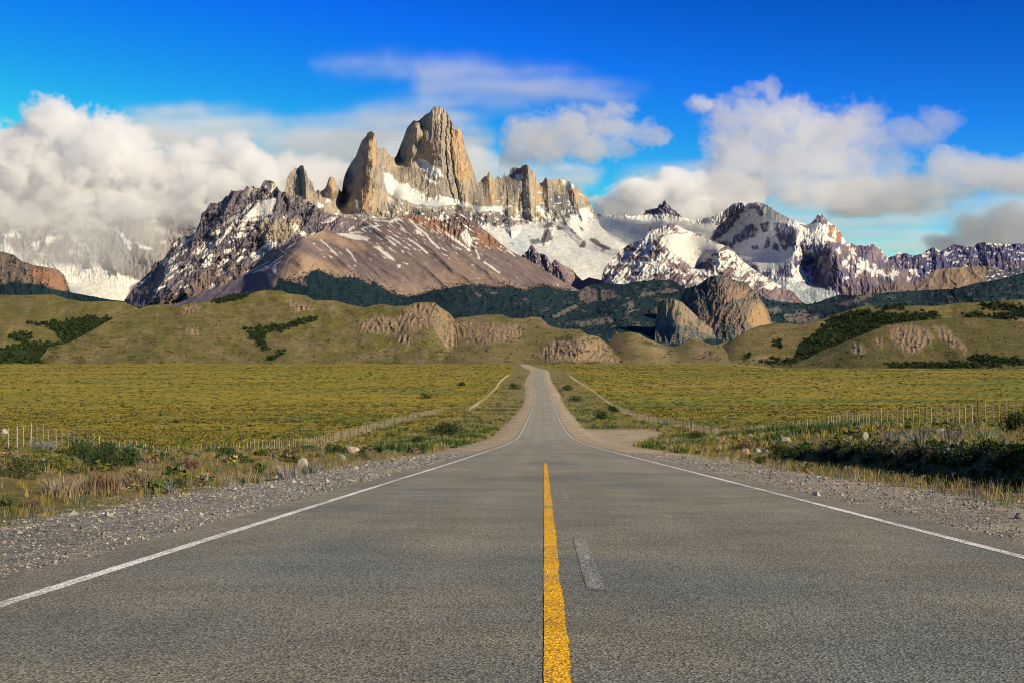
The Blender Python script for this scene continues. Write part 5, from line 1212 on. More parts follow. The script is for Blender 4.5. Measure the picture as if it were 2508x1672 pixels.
def field_tufts():
    n = 62000
    y = 60 * (2600 / 60) ** (rng.uniform(0, 1, n) ** 1.0); u = rng.uniform(-.40, .40, n); x = u * y
    r = x - xc(y); m = (np.abs(r) > 22) & (np.abs(r) > 9)
    x, y = x[m], y[m]; n = len(x)
    c1 = fbm(x / 60, y / 40, 353, 4)
    T = tints(n, ['olive', 'straw', 'green', 'brown'], [.62, .04, .26, .08], .12)
    dkm = (rng.uniform(0, 1, n) < .06 + .9 * np.clip(c1 - .05, 0, 1)); T[dkm] = np.array([.13, .13, .03]) * rng.uniform(.7, 1.3, (dkm.sum(), 1))
    T *= .66; right = (x > 0) & (rng.uniform(0, 1, n) < .4); T[right & ~dkm] *= np.array([.72, .88, .9]); T *= (1 + .5 * fbm(x / 45, y / 30, 359, 4))[:, None]  # right-hand tufts darkened to carry the cloud shadow
    s = rng.uniform(.22, .55, n) * (1 + .35 * dkm) * np.clip((y / 160) ** .42, .9, 3)
    return scatter('field_grass', far_t, np.stack([x, y, ground_z(x, y) - .03], -1), s * 1.5, rng.uniform(0, 6.28, n), T, M_GRASS, 'hummocky olive and yellow grass covering the plain', 'grass', sz=s * .55)
field_tufts()
def field_cushions():
    g = np.random.default_rng(72); n = 2600
    y = 62 * (2400 / 62) ** g.uniform(0, 1, n); x = g.uniform(-.40, .40, n) * y; r = x - xc(y)
    m = (np.abs(r) > 24) & (fbm(x / 40, y / 26, 361, 4) > .03); x, y = x[m], y[m]; n = len(x)
    T = tints(n, ['dgreen', 'green', 'brown', 'grey'], [.5, .22, .2, .08]) * .85
    s = g.uniform(.25, .75, n) * np.clip((y / 160) ** .4, .9, 3)
    scatter('field_cushions', [leaves(26, 680 + i, .42, 1.5, 1.2, .7, 4, .3) for i in range(6)], np.stack([x, y, ground_z(x, y) - .05], -1), s, g.uniform(0, 6.28, n), T, M_GRASS, 'darker cushion bushes dotted over the grassy plain', 'scrub')
field_cushions()
def gravel():
    P, S, T = [], [], []
    for side, r0, r1, n in ((-1, 3.9, 7.4, 21000), (1, 3.9, 8.2, 17000)):
        u = rng.uniform(0, 1, n); y = 6.0 * (70 / 6.0) ** u; r = side * (r0 + (r1 - r0) * rng.uniform(0, 1, n) ** 1.1)
        x = r + xc(y); S.append(rng.lognormal(math.log(.0090), .55, n) * np.clip((y / 12) ** .55, .8, 2.6)); P.append(np.stack([x, y, ground_z(x, y) + .002], -1))
        T.append(np.array([.25, .225, .185]) * rng.uniform(.35, 1.5, (n, 1)) * rng.uniform(.92, 1.08, (n, 3)))
    P, S, T = np.concatenate(P), np.concatenate(S), np.concatenate(T)
    return scatter('verge_gravel', [pebble(70 + i) for i in range(8)], P, S, rng.uniform(0, 6.28, len(P)), T, M_STONE, 'loose grey and brown gravel along both road edges', 'gravel')
gravel()
def cobbles():
    n = 700; y = 14 * (420 / 14) ** rng.uniform(0, 1, n); side = rng.choice([-1, 1], n); r = side * (6.2 + np.abs(rng.normal(0, 1, n)) * 5.5); x = r + xc(y)
    m = side_track(x, y) < .3; x, y = x[m], y[m]; n = len(x)
    s = rng.lognormal(math.log(.035), .5, n) * np.clip((y / 40) ** .5, .6, 3)
    T = np.array([.26, .225, .18]) * rng.uniform(.5, 1.4, (n, 1)) * rng.uniform(.93, 1.07, (n, 3))
    return scatter('scattered_stones', [blob(80 + i, 1, .6, .2) for i in range(5)], np.stack([x, y, ground_z(x, y)], -1), s, rng.uniform(0, 6.28, n), T, M_STONE, 'fist-sized stones strewn over the verges', 'stones')
cobbles()

# ---- boulders (things)
M_BOUL = mat_vcol('boulder_stone', 9.0, .3, .9, .2, .5, .03)
def boulder(px, py, w, h, tint, label, group=None):
    x, y, z = ray_ground(px, py); W = w / FPX * y / 2; H = h / FPX * y
    V, F, C = blob(int(px * 7 + py), 3, 1.0, .03)
    g = np.random.default_rng(int(px)); dirs = g.normal(0, 1, (9, 3)); dirs /= np.linalg.norm(dirs, axis=1)[:, None]
    for dv in dirs:                                       # split faces: cut the lump by a few planes
        h_ = g.uniform(.62, .88); t_ = V @ dv; V = V - np.clip(t_ - h_, 0, None)[:, None] * dv
    V = V * np.array([W * 1.08, W * .85, H * .80]); V[:, 2] += H * .22
    o = mesh_np('boulder', V, F, M_BOUL, C * np.array(tint) * .85, False, props={'label': label, 'category': 'boulder'})
    o.location = (x, y, z)
    if group: o['group'] = group
    return o
PALE = (.42, .35, .26); PINK = (.40, .25, .17); GREYS = (.33, .29, .24)
boulder(503, 1172, 34, 20, PINK, 'reddish rounded boulder in the dry grass of the left verge')
boulder(741, 1146, 32, 25, PALE, 'pale round boulder beside grey bushes on the left verge')
boulder(864, 1108, 36, 19, PALE, 'broad pale boulder behind the smaller one on the left verge')
boulder(837, 1127, 26, 15, GREYS, 'small grey-tan boulder in front of the broad pale one')
boulder(1924, 1084, 26, 14, PALE, 'flat pale boulder below the right fence')
boulder(2117, 1076, 22, 22, (.36, .34, .22), 'upright pale boulder on top of the right bank')
boulder(1826, 1110, 22, 14, PINK, 'pinkish stone, leftmost of three at the start of the bank')
boulder(1854, 1106, 17, 11, PALE, 'small pale stone, middle of three at the start of the bank')
boulder(1875, 1111, 15, 11, GREYS, 'grey stone, rightmost of three at the start of the bank')
boulder(1839, 1072, 16, 10, PALE, 'small pale stone against the foot of the right fence')
boulder(2299, 1060, 26, 14, GREYS, 'grey lichen-covered boulder amid spiky shrubs on the right bank')
boulder(2497, 1268, 28, 15, (.26, .20, .15), 'brown stone in the gravel at the right edge of the photo')
boulder(10, 1062, 24, 12, PALE, 'low pale boulder behind the left fence at the photo edge')
boulder(378, 1236, 12, 6, PINK, 'small pinkish stone on the left gravel')

# ---- shrubs (things)
M_LEAF = mat_vcol('shrub_leaves', 5.0, .25, .9, .15)
M_WOOD = mat_plain('shrub_wood', (.10, .075, .05))
def shrub(px, py, w, h, tint, label, kind='leafy', group=None, name='shrub'):
    x, y, z = ray_ground(px, py); W = w / FPX * y / 2; H = h / FPX * y
    sd = int(px * 3 + py)
    if kind == 'leafy':
        n = int(np.clip(w * h * .85, 260, 2600)); lsz = np.clip(2.6 * y / FPX / max(W, .05), .03, .3)
        V, F, C = leaves(n, sd, lsz, W * 1.35, W * 1.1, H * 1.25, lumps=int(np.clip(w / 6, 5, 16)))
    else:
        nb = int(np.clip(w * 2.2, 50, 260)); V, F, C = tuft(nb, H * 1.25, W * 2.2, max(.012, 1.3 * y / FPX), sd, .7, .35)
    T = np.array(tint) * np.random.default_rng(sd).uniform(.9, 1.1, 3)
    o = mesh_np(name, V, F, M_LEAF, C * T, False, props={'label': label, 'category': 'shrub'})
    o.location = (x, y, z - .02)
    if group: o['group'] = group
    if kind == 'leafy' and h > 20:
        g = np.random.default_rng(sd + 1); SV, SF = [], []
        for i in range(7):
            a = g.uniform(0, 6.28); rr_ = W * .6; k = len(SV); t = .012 + .01 * g.uniform()
            p0 = (W * .1 * math.cos(a), W * .1 * math.sin(a), -.03); p1 = (rr_ * math.cos(a), rr_ * math.sin(a), H * g.uniform(.5, .9))
            for p in (p0, p1):
                for q in range(3): SV.append((p[0] + t * math.cos(q * 2.09), p[1] + t * math.sin(q * 2.09), p[2]))
            for q in range(3): SF.append((k + q, k + (q + 1) % 3, k + 3 + (q + 1) % 3, k + 3 + q))
        mesh_np('stem', np.array(SV), np.array(SF), M_WOOD, parent=o)
    return o
DG = (.032, .060, .016); MG = (.075, .10, .022); OG = (.15, .14, .03); GY = (.24, .23, .19); BR = (.17, .11, .075); TN = (.34, .25, .16); PK = (.27, .18, .13)
shrub(205, 1136, 110, 64, DG, 'big dark green bush in front of the left fence')
shrub(262, 1150, 96, 66, DG, 'dark green bush, middle of the large clump by the left fence')
shrub(318, 1138, 66, 44, (.04, .07, .02), 'dark green bush at the right end of the large clump')
shrub(45, 1170, 120, 54, (.03, .05, .016), 'dark green bush at the left photo edge near the fence')
shrub(110, 1106, 84, 26, GY, 'grey frosty shrub behind the dark bushes, left of the clump')
shrub(150, 1150, 70, 34, OG, 'olive bush with yellow tips between the dark bushes')
shrub(206, 1160, 40, 24, (.17, .15, .035), 'small olive mound at the foot of the dark clump')
shrub(325, 1112, 56, 22, GY, 'grey shrub at the top right of the dark clump')
shrub(150, 1212, 100, 42, TN, 'spiky tan grass bush above the gravel on the left verge', 'spiky')
shrub(218, 1208, 70, 50, PK, 'pinkish brown spiky bush in the middle of the left verge', 'spiky')
shrub(268, 1210, 62, 54, BR, 'tall brown bush at the gravel edge on the left verge', 'spiky')
shrub(340, 1192, 70, 40, (.22, .19, .10), 'straw-coloured bush right of the brown one on the left verge', 'spiky')
shrub(362, 1202, 60, 17, MG, 'low bright green mat at the gravel edge on the left verge')
shrub(190, 1226, 62, 15, MG, 'low green mat at the foot of the tan grass bush')
shrub(28, 1238, 66, 24, MG, 'low green bush at the left photo edge above the gravel')
shrub(76, 1240, 50, 22, BR, 'small brown bush beside the green one at the left edge', 'spiky')
shrub(414, 1206, 40, 22, GY, 'small silvery plant on the gravel left of the road', 'spiky')
shrub(552, 1188, 44, 26, GY, 'silvery plant right of the reddish boulder', 'spiky')
shrub(612, 1180, 60, 26, (.25, .22, .16), 'pale grey-tan bush between the silvery plants', 'spiky')
shrub(706, 1172, 56, 34, (.28, .28, .25), 'light silvery bush in front of the pale round boulder', 'spiky')
shrub(765, 1158, 56, 28, (.22, .20, .16), 'grey bush right of the pale round boulder', 'spiky')
shrub(470, 1146, 66, 24, BR, 'dark brown low bush behind the reddish boulder')
shrub(551, 1112, 72, 20, DG, 'dark green shrub low under the left fence posts')
shrub(748, 1104, 88, 18, DG, 'long dark green shrub along the left fence')
shrub(820, 1112, 54, 26, (.03, .055, .018), 'dark shrub left of the broad pale boulder')
shrub(1021, 1092, 42, 26, DG, 'round dark green shrub halfway down the left verge')
shrub(1099, 1066, 80, 32, (.025, .045, .014), 'large dark shrub, the biggest on the far left verge')
shrub(882, 1124, 60, 16, MG, 'green mat right of the pale boulders on the left verge')
shrub(1260, 953, 26, 12, DG, 'distant dark shrub close to the left of the road')
shrub(1045, 975, 40, 11, (.04, .06, .015), 'dark shrub alone in the left field beyond the fence')
shrub(1130, 945, 20, 8, (.04, .06, .015), 'small dark shrub far out in the left field')
shrub(1388, 955, 32, 11, DG, 'distant dark shrub right of the road, farthest one')
shrub(1412, 983, 40, 14, (.05, .07, .02), 'dark shrub right of the road below the farthest one')
shrub(1470, 1026, 36, 20, DG, 'round dark shrub above the sandy turn-off')
shrub(1504, 1008, 32, 16, DG, 'dark shrub close to the right fence above the turn-off')
shrub(1704, 1078, 58, 20, (.04, .06, .02), 'dark shrub at the gap in the right fence')
shrub(1778, 1072, 52, 17, (.04, .07, .018), 'dark green shrub filling the gap in the right fence')
shrub(1722, 1098, 36, 18, (.07, .085, .03), 'feathery green shrub below the fence gap', 'spiky')
shrub(1829, 1098, 30, 18, BR, 'brown shrub beside the three stones at the bank')
shrub(2117, 1044, 50, 18, MG, 'green shrub at the foot of the right fence posts')
shrub(2262, 1068, 36, 24, (.08, .06, .045), 'dark brown spiky bush on the right bank', 'spiky')
shrub(2490, 1052, 70, 44, (.03, .045, .014), 'tall dark shrub at the right photo edge on the bank')
# shrubs on the shaded face and lip of the bank
BK = [(1905, 1104, 60, 26, DG, 'dark bush where the bank face begins'), (1960, 1112, 70, 30, (.03, .06, .016), 'dark green bush left on the shaded bank'), (2020, 1118, 64, 34, (.05, .06, .035), 'grey-green bush on the shaded bank face'),
      (2075, 1122, 56, 36, DG, 'dark green bush on the bank face under the upright boulder'), (2120, 1106, 50, 40, MG, 'bright green bush sprouting through the bank lip'),
      (2170, 1120, 70, 44, (.03, .045, .02), 'blackish bush in the middle of the bank face'), (2235, 1128, 74, 44, (.06, .06, .045), 'grey twiggy bush in the shade of the bank'),
      (2300, 1130, 78, 46, (.03, .04, .018), 'blackish bush low on the right part of the bank'), (2375, 1134, 84, 50, (.028, .04, .016), 'wide dark bush on the right part of the bank'),
      (2455, 1140, 90, 56, (.026, .038, .015), 'wide dark bush on the bank at the right photo edge')]
for px, py, w, h, t, lb in BK: shrub(px, py + 5, w * 1.1, h * .85, t, lb)
for px, py, w, h, t, lb in [(2185, 1082, 60, 26, (.24, .21, .17), 'pale grey spiky shrub on the bank lip, leftmost'), (2250, 1084, 66, 30, (.24, .21, .18), 'pale grey spiky shrub, middle of the bank lip'),
                            (2330, 1080, 66, 28, (.22, .20, .16), 'pale grey spiky shrub right of the others on the bank'), (2418, 1078, 60, 26, (.20, .22, .12), 'pale green spiky shrub near the right end of the bank')]:
    shrub(px, py, w, h, t, lb, 'spiky')

def bank_scrub():
    n = 1500; y = 14 * (62 / 14) ** rng.uniform(0, 1, n); r = rng.normal(9.7, .62, n); x = r + xc(y)
    m = fbm(x / 1.2, y / 2.5, 355, 3) > -.12; x, y = x[m], y[m]; n = len(x)
    T = tints(n, ['dgreen', 'grey', 'brown', 'green'], [.6, .16, .12, .12]) * .8
    pr = [leaves(46, 640 + i, .34, 1, 1, .9, 4, .3) for i in range(5)]
    scatter('bank_scrub', pr, np.stack([x, y, ground_z(x, y)], -1), rng.uniform(.10, .28, n), rng.uniform(0, 6.28, n), T, M_LEAF, 'dark scrub covering the shaded cut bank right of the road', 'scrub')
bank_scrub()

def verge_bushes():
    g = np.random.default_rng(71); n = 2400
    y = 15 * (420 / 15) ** g.uniform(0, 1, n); side = np.where(g.uniform(0, 1, n) < .62, -1, 1); a = g.uniform(7.2, 23, n)
    a = np.where(side > 0, np.maximum(a, 7.6), a); x = side * a + xc(y)
    m = (fbm(x / 4, y / 7, 357, 3) > -.02) & (side_track(x, y) < .1) & ~((side > 0) & (a > 8.6) & (a < 10.6) & (y < 60))
    x, y = x[m], y[m]; n = len(x)
    T = tints(n, ['dgreen', 'grey', 'brown', 'green', 'straw'], [.40, .16, .20, .20, .04]) * .85
    pr = [leaves(60, 660 + i, .30, 1.3, 1.1, .8, 4, .3) for i in range(6)]
    scatter('verge_scrub', pr, np.stack([x, y, ground_z(x, y) - .02], -1), g.uniform(.12, .38, n) * (1 + .5 * (y > 70)), g.uniform(0, 6.28, n), T, M_LEAF, 'low brown, grey and green scrub scattered over both verges', 'scrub')
verge_bushes()

# ---- fences: droppers and posts on wires
M_POST = mat_plain('weathered_fence_wood', (.34, .28, .19), .85, .2, .22, 5)
M_POSTD = mat_plain('dark_fence_post', (.16, .125, .09), .85, .2, .2, 5)
M_WIRE = mat_plain('fence_wire', (.25, .24, .22), .5, .5)
def post_mesh(name, w, h, mat, seed):
    g = np.random.default_rng(seed); n = 6; V = []; F = []
    for i, zz in enumerate((-.25, h * .33, h * .66, h, h + w * .25)):
        k = .55 if i == 4 else 1 - .03 * i; ox, oy = g.normal(0, w * .10, 2) * (i > 0)
        for q in range(n): a = q / n * 2 * math.pi; V.append((ox + w / 2 * k * math.cos(a), oy + w / 2 * k * math.sin(a), zz))
    for i in range(4):
        for q in range(n): F.append((i * n + q, i * n + (q + 1) % n, (i + 1) * n + (q + 1) % n, (i + 1) * n + q))
    me = bpy.data.meshes.new(name); me.from_pydata(V, [], F + [tuple(range(4 * n, 5 * n))]); me.materials.append(mat); return me
DROP = [post_mesh('dropper', .062, 1.22 + .05 * i, M_POST, i) for i in range(4)]
BIG = [post_mesh('fence_post', .10, 1.45, M_POSTD, 50 + i) for i in range(2)]
def fence(label, path, gap=None):
    """path: (distance, offset from the road centre)"""
    ds = [p[0] for p in path]; os_ = [p[1] for p in path]
    root = bpy.data.objects.new('wire_fence', None); COL.objects.link(root)
    root['label'] = label; root['category'] = 'fence'
    y = ds[0]; pts = []
    g = np.random.default_rng(int(abs(os_[0]) * 10))
    while y < ds[-1]:
        r = float(np.interp(y, ds, os_)); dr = (np.interp(y + 1, ds, os_) - r)
        x = r + float(xc(y)); pts.append((x, y, float(ground_z(x, y)))); y += 1.2 / math.hypot(1, dr) * g.uniform(.9, 1.1)
    root.location = pts[0]
    far = []
    for i, p in enumerate(pts):
        if gap and gap[0] < p[1] < gap[1]: continue
        big = i % 9 == 4
        if i < 300:
            o = bpy.data.objects.new('post', g.choice(BIG) if big else DROP[int(g.integers(4))]); COL.objects.link(o); o.parent = root
            o.location = Vector(p) - root.location; o.rotation_euler = (g.normal(0, .035), g.normal(0, .035), g.uniform(0, 6)); o.scale = (1, 1, g.uniform(.92, 1.08))
        else: far.append(p)
    if far:
        V = np.array(OCT[:4]) * .02; VV = []; FF = []
        for p in far:
            k = len(VV)
            for zz in (0, 1.0):
                for q in range(4): VV.append((p[0] + V[q][0] - pts[0][0], p[1] + V[q][1] - pts[0][1], p[2] + zz - pts[0][2]))
            for q in range(4): FF.append((k + q, k + (q + 1) % 4, k + 4 + (q + 1) % 4, k + 4 + q))
            FF.append((k + 4, k + 5, k + 6, k + 7))
        mesh_np('far_posts', np.array(VV), np.array(FF), M_POST, parent=root, props={'kind': 'stuff'})
    for hgt in (.25, .45, .65, .85, 1.05):
        VV = []; FF = []; st = 0
        for i, p in enumerate(pts):
            if gap and gap[0] < p[1] < gap[1]: st = 0; continue
            k = len(VV)
            for q in range(3): VV.append((p[0] - pts[0][0] + .004 * math.cos(q * 2.09), p[1] - pts[0][1], p[2] - pts[0][2] + hgt + .004 * math.sin(q * 2.09)))
            if st:
                for q in range(3): FF.append((k - 3 + q, k - 3 + (q + 1) % 3, k + (q + 1) % 3, k + q))
            st = 1
        mesh_np('wire', np.array(VV), np.array(FF), M_WIRE, parent=root)
fence('long wire fence of thin wooden posts crossing the field left of the road', [(58, -27), (69, -26), (112, -29), (136, -27), (180, -27), (275, -29), (380, -27), (395, -21), (516, -23), (650, -20), (950, -20)])
fence('long wire fence of thin wooden posts along the field right of the road', [(52, 24.5), (72, 23.5), (88, 23.5), (100, 23), (125, 24), (150, 23), (187, 23), (240, 24), (275, 22), (380, 21), (520, 23), (900, 19)], (161, 171))

# ---- woods on the hills: crowns scattered over the dark stands
def sample_sheet(name, pts_list, n, seed, up=0):
    S = SHEETS[name]; g = np.random.default_rng(seed); X, Y, P = S['X'], S['Y'], S['P']
    m = np.zeros(X.shape)
    for q in pts_list: m = np.maximum(m, poly(X, Y, q, 5.0, 9, 9, 5))
    w = m.ravel() ** 1.5; idx = g.choice(m.size, int(n * 1.25), replace=False, p=w / w.sum())
    p = P.reshape(-1, 3)[idx]
    return p + g.normal(0, 2, p.shape) * [1, 1, 0]
def crown(seed, n=40):
    V, F, C = leaves(n, seed, .55, 1, 1, 1.15, 5, .5); return V, F, C
CR = [crown(600 + i) for i in range(6)]
M_TREE = mat_vcol('forest_leaves', .2, .3, .95, .1)
def wood(name, pts, scale, label, tint=(.028, .042, .015)):
    n = len(pts); T = np.array(tint) * rng.uniform(.6, 1.6, (n, 1)) * np.ones((1, 3))
    sc = rng.uniform(.7, 1.3, n) * scale
    pts = pts.copy(); pts[:, 2] -= 1
    return scatter(name, CR, pts, sc, rng.uniform(0, 6.28, n), T, M_TREE, label, 'trees')
wood('gully_wood', sample_sheet('left_back_hill', woodA, 900, 1), 6.5, 'dark wood filling the gully of the left hill')
wood('hollow_wood', sample_sheet('long_grassy_hill', woodB, 420, 2), 5.5, 'small dark stands of trees on the long grassy hill')
wood('right_gully_wood', np.concatenate([sample_sheet('right_back_hill', woodE, 1100, 3), sample_sheet('middle_right_hill', woodF, 420, 4)]), 7, 'dark wood running up the gully between the right hills')
wood('hill_foot_scrub', sample_sheet('right_front_hill', woodG, 420, 5), 4.5, 'dark bushes along the foot of the right hill')
S_ = SHEETS['forested_slopes']; g_ = np.random.default_rng(6)
msk = (S_['Y'] < 820); idx = g_.choice(np.flatnonzero(msk.ravel()), 2600, replace=False)
SB = SHEETS['brown_scree_mountain']; ed = np.interp(SB['X'], S_['xs'], S_['T'])
cand = np.flatnonzero(((SB['Y'] > ed - 16) & (SB['Y'] < ed + 4) & (SB['X'] > 676) & (SB['X'] < 1400)).ravel())
wgt = np.exp(-(np.clip(ed - SB['Y'], 0, 20).ravel()[cand]) / 4.5); ids = g_.choice(cand, 1500, replace=False, p=wgt / wgt.sum())
wood('treeline', SB['P'].reshape(-1, 3)[ids], 4.6, 'scattered trees thinning out above the forest edge on the brown slope', (.016, .036, .038))  # crown tint carries the teal of distance haze
wood('slope_forest', S_['P'].reshape(-1, 3)[idx], 6.5, 'dark evergreen forest trees on the slopes below the mountains', (.016, .036, .038))  # same haze teal mixed into the crown tint

def hill_shrubs():
    P = []; g = np.random.default_rng(77)
    for nm, n in (('left_back_hill', 500), ('long_grassy_hill', 1900), ('crag_hill', 800), ('low_tan_hills', 450), ('middle_right_hill', 500), ('right_front_hill', 1100), ('right_back_hill', 500)):
        S = SHEETS[nm]; X, Y, Pn = S['X'], S['Y'], S['P']
        w = np.clip(fbm(X / 30, Y / 14, 78, 4) - .02, 0, 1) ** 1.5 + .004; w = (w / w.sum()).ravel()
        idx = g.choice(X.size, n, replace=False, p=w); P.append(Pn.reshape(-1, 3)[idx])
    wood('hill_shrubs', np.concatenate(P), 1.9, 'scattered dark shrubs dotting the grassy hills', (.035, .045, .015))
hill_shrubs()

# ------------------------------------------------------------------ clouds: real volumes of drifting density
def n3(x, y, z, seed):
    ix = np.floor(x).astype(np.int64); iy = np.floor(y).astype(np.int64); iz = np.floor(z).astype(np.int64)
    fx = x - ix; fy = y - iy; fz = z - iz
    fx = fx * fx * (3 - 2 * fx); fy = fy * fy * (3 - 2 * fy); fz = fz * fz * (3 - 2 * fz)
    def h(a, b, c): return hash2(ix + a + (iz + c) * 7919, iy + b, seed)
    def L(c): return (h(0, 0, c) * (1 - fx) + h(1, 0, c) * fx) * (1 - fy) + (h(0, 1, c) * (1 - fx) + h(1, 1, c) * fx) * fy
    return (L(0) * (1 - fz) + L(1) * fz) * 2 - 1
def fbm3(x, y, z, seed, octv=4, gain=.5):
    s = 0; a = 1.; t = 0
    for o in range(octv):
        s = s + a * n3(x, y, z, seed + o); t += a; a *= gain; x = x * 2.03 + 5.1; y = y * 2.03 + 3.3; z = z * 2.03 + 1.7
    return s / t

def cloud(name, label, x0, x1, y0, y1, d0, d1, stepm, dens, ext, aniso=.35, col=(1, .985, .96)):
    """x0..y1 bound the cloud as seen from the road, d0..d1 are its near and far distance in metres.
    dens(X, Y, W) gives the density; W runs -1 (near) .. 1 (far)"""
    dm = (d0 + d1) / 2
    mn = Vector(((x0 - CX) / FPX * dm, d0, (HORY - y1) / FPX * dm)); mx = Vector(((x1 - CX) / FPX * dm, d1, (HORY - y0) / FPX * dm))
    nx, ny, nz = [max(4, int((mx[i] - mn[i]) / (stepm * (2.2 if i == 1 else 1)))) for i in range(3)]
    zx, zy, zz = np.meshgrid(np.linspace(mn.x, mx.x, nx), np.linspace(mn.y, mx.y, ny), np.linspace(mn.z, mx.z, nz), indexing='ij')
    PX = CX + zx / zy * FPX; PY = HORY - zz / zy * FPX; W = (zy - dm) / ((d1 - d0) / 2)
    D = dens(PX, PY, W)
    D = np.clip(D, 0, 1).astype(np.float32)
    e = np.ones(D.shape, np.float32)
    for ax in range(3):
        sl = [slice(None)] * 3
        for k in (0, -1): sl[ax] = k; e[tuple(sl)] = 0
    D = D * e
    N = D.size
    me = bpy.data.meshes.new(name); me.vertices.add(N)
    a = me.attributes.new('dens', 'FLOAT', 'POINT'); a.data.foreach_set('value', D.ravel())
    src = bpy.data.objects.new(name + '_samples', me)
    vd = bpy.data.volumes.new(name)
    o = bpy.data.objects.new(name, vd); COL.objects.link(o)
    mid = (mn + mx) / 2; o.location = mid
    m = bpy.data.materials.new(name + '_vapour'); m.use_nodes = True; n, l = m.node_tree.nodes, m.node_tree.links; n.clear()
    out = n.new('ShaderNodeOutputMaterial'); pv = n.new('ShaderNodeVolumeScatter'); pv.inputs['Color'].default_value = (*col, 1); pv.inputs['Anisotropy'].default_value = aniso
    at = n.new('ShaderNodeAttribute'); at.attribute_name = 'density'; mu = n.new('ShaderNodeMath'); mu.operation = 'MULTIPLY'; mu.inputs[1].default_value = ext
    l.new(at.outputs['Fac'], mu.inputs[0]); l.new(mu.outputs[0], pv.inputs['Density']); l.new(pv.outputs[0], out.inputs['Volume'])
    g = bpy.data.node_groups.new(name + '_grid', 'GeometryNodeTree')
    g.interface.new_socket('Geometry', in_out='INPUT', socket_type='NodeSocketGeometry'); g.interface.new_socket('Geometry', in_out='OUTPUT', socket_type='NodeSocketGeometry')
    gn, gl = g.nodes, g.links
    gi, go = gn.new('NodeGroupInput'), gn.new('NodeGroupOutput')
    vc = gn.new('GeometryNodeVolumeCube'); lo, hi = mn - mid, mx - mid
    vc.inputs['Min'].default_value = lo; vc.inputs['Max'].default_value = hi
    vc.inputs['Resolution X'].default_value = nx; vc.inputs['Resolution Y'].default_value = ny; vc.inputs['Resolution Z'].default_value = nz
    pos = gn.new('GeometryNodeInputPosition'); sub = gn.new('ShaderNodeVectorMath'); sub.operation = 'SUBTRACT'; sub.inputs[1].default_value = lo
    gl.new(pos.outputs[0], sub.inputs[0])
    mul = gn.new('ShaderNodeVectorMath'); mul.operation = 'MULTIPLY'; mul.inputs[1].default_value = ((nx - 1) / (hi.x - lo.x), (ny - 1) / (hi.y - lo.y), (nz - 1) / (hi.z - lo.z))
    gl.new(sub.outputs[0], mul.inputs[0])
    add = gn.new('ShaderNodeVectorMath'); add.operation = 'ADD'; add.inputs[1].default_value = (.5, .5, .5); gl.new(mul.outputs[0], add.inputs[0])
    fl = gn.new('ShaderNodeVectorMath'); fl.operation = 'FLOOR'; gl.new(add.outputs[0], fl.inputs[0])
    dot = gn.new('ShaderNodeVectorMath'); dot.operation = 'DOT_PRODUCT'; dot.inputs[1].default_value = (ny * nz, nz, 1); gl.new(fl.outputs[0], dot.inputs[0])
    si = gn.new('GeometryNodeSampleIndex'); si.data_type = 'FLOAT'; si.domain = 'POINT'; si.clamp = True
    na = gn.new('GeometryNodeInputNamedAttribute'); na.data_type = 'FLOAT'; na.inputs['Name'].default_value = 'dens'
    oi = gn.new('GeometryNodeObjectInfo'); oi.inputs['Object'].default_value = src
    gl.new(oi.outputs['Geometry'], si.inputs['Geometry']); gl.new(na.outputs['Attribute'], si.inputs['Value']); gl.new(dot.outputs['Value'], si.inputs['Index'])
    gl.new(si.outputs['Value'], vc.inputs['Density'])
    sm = gn.new('GeometryNodeSetMaterial'); sm.inputs['Material'].default_value = m
    gl.new(vc.outputs[0], sm.inputs['Geometry']); gl.new(sm.outputs[0], go.inputs[0])
    md = o.modifiers.new('grid', 'NODES'); md.node_group = g
    vd.materials.append(m)
    o['label'] = label; o['category'] = 'cloud'
    return o

def puffs(PX, PY, W, blobs, amp, fr, seed, octv=4):
    """union of soft balls (px, py, radius x, radius y, depth centre, depth radius), edges billowed and torn by noise"""
    wz = W * 220
    w1 = n3(PX / 42, PY / 42, wz / 42, seed + 50); w2 = n3(PX / 42 + 9, PY / 42 + 4, wz / 42, seed + 60)
    X = PX + 17 * w1; Y = PY + 13 * w2
    f = np.full(PX.shape, -9.0)
    for (bx, by, rx, ry, w0, rw) in blobs:
        f = np.maximum(f, 1 - np.sqrt(((X - bx) / rx) ** 2 + ((Y - by) / ry) ** 2 + ((W - w0) / rw) ** 2))
    n = fbm3(X / fr, Y / fr * 1.25, wz / fr, seed, octv, .6)
    n2 = np.abs(n3(X / fr * 2.2, Y / fr * 2.6, wz / fr * 2.2, seed + 70))
    return f + amp * (n + .35 * (.35 - n2))

def d_left(PX, PY, W):
    B = [(120,305,75,62,-.1,.5),(175,320,60,55,.2,.5),(60,370,110,70,0,.7),(230,350,90,70,-.3,.6),(300,350,60,60,.3,.5),(350,435,110,90,0,.7),(440,400,60,55,-.2,.5),
         (500,390,50,48,.2,.5),(575,382,55,50,-.1,.6),(610,405,50,45,.3,.5),(520,455,110,80,0,.8),(640,445,90,60,0,.6),(700,430,60,45,.2,.5),(760,430,70,40,0,.5),(830,430,50,33,.2,.4),(720,480,110,60,0,.6),
         (0,440,160,120,0,.9),(160,460,190,130,0,.9),(330,510,180,110,0,.9),(480,510,120,90,0,.8),(60,560,180,90,0,.9),(240,570,150,80,0,.9),(-120,420,160,120,0,.9),(-140,560,160,110,0,.9)]
    f = puffs(PX, PY, W, B, .78, 40, 11, 5)
    d = sstep(.0, .20, f)
    low = 1 - sstep(520, 670, PY + 30 * fbm(PX[:, :1, :] / 60, PY[:, :1, :] / 60, 12, 3) - 25 * (PX > 330))
    return d * (.04 + .96 * low) * (1 - sstep(640, 690, PY))
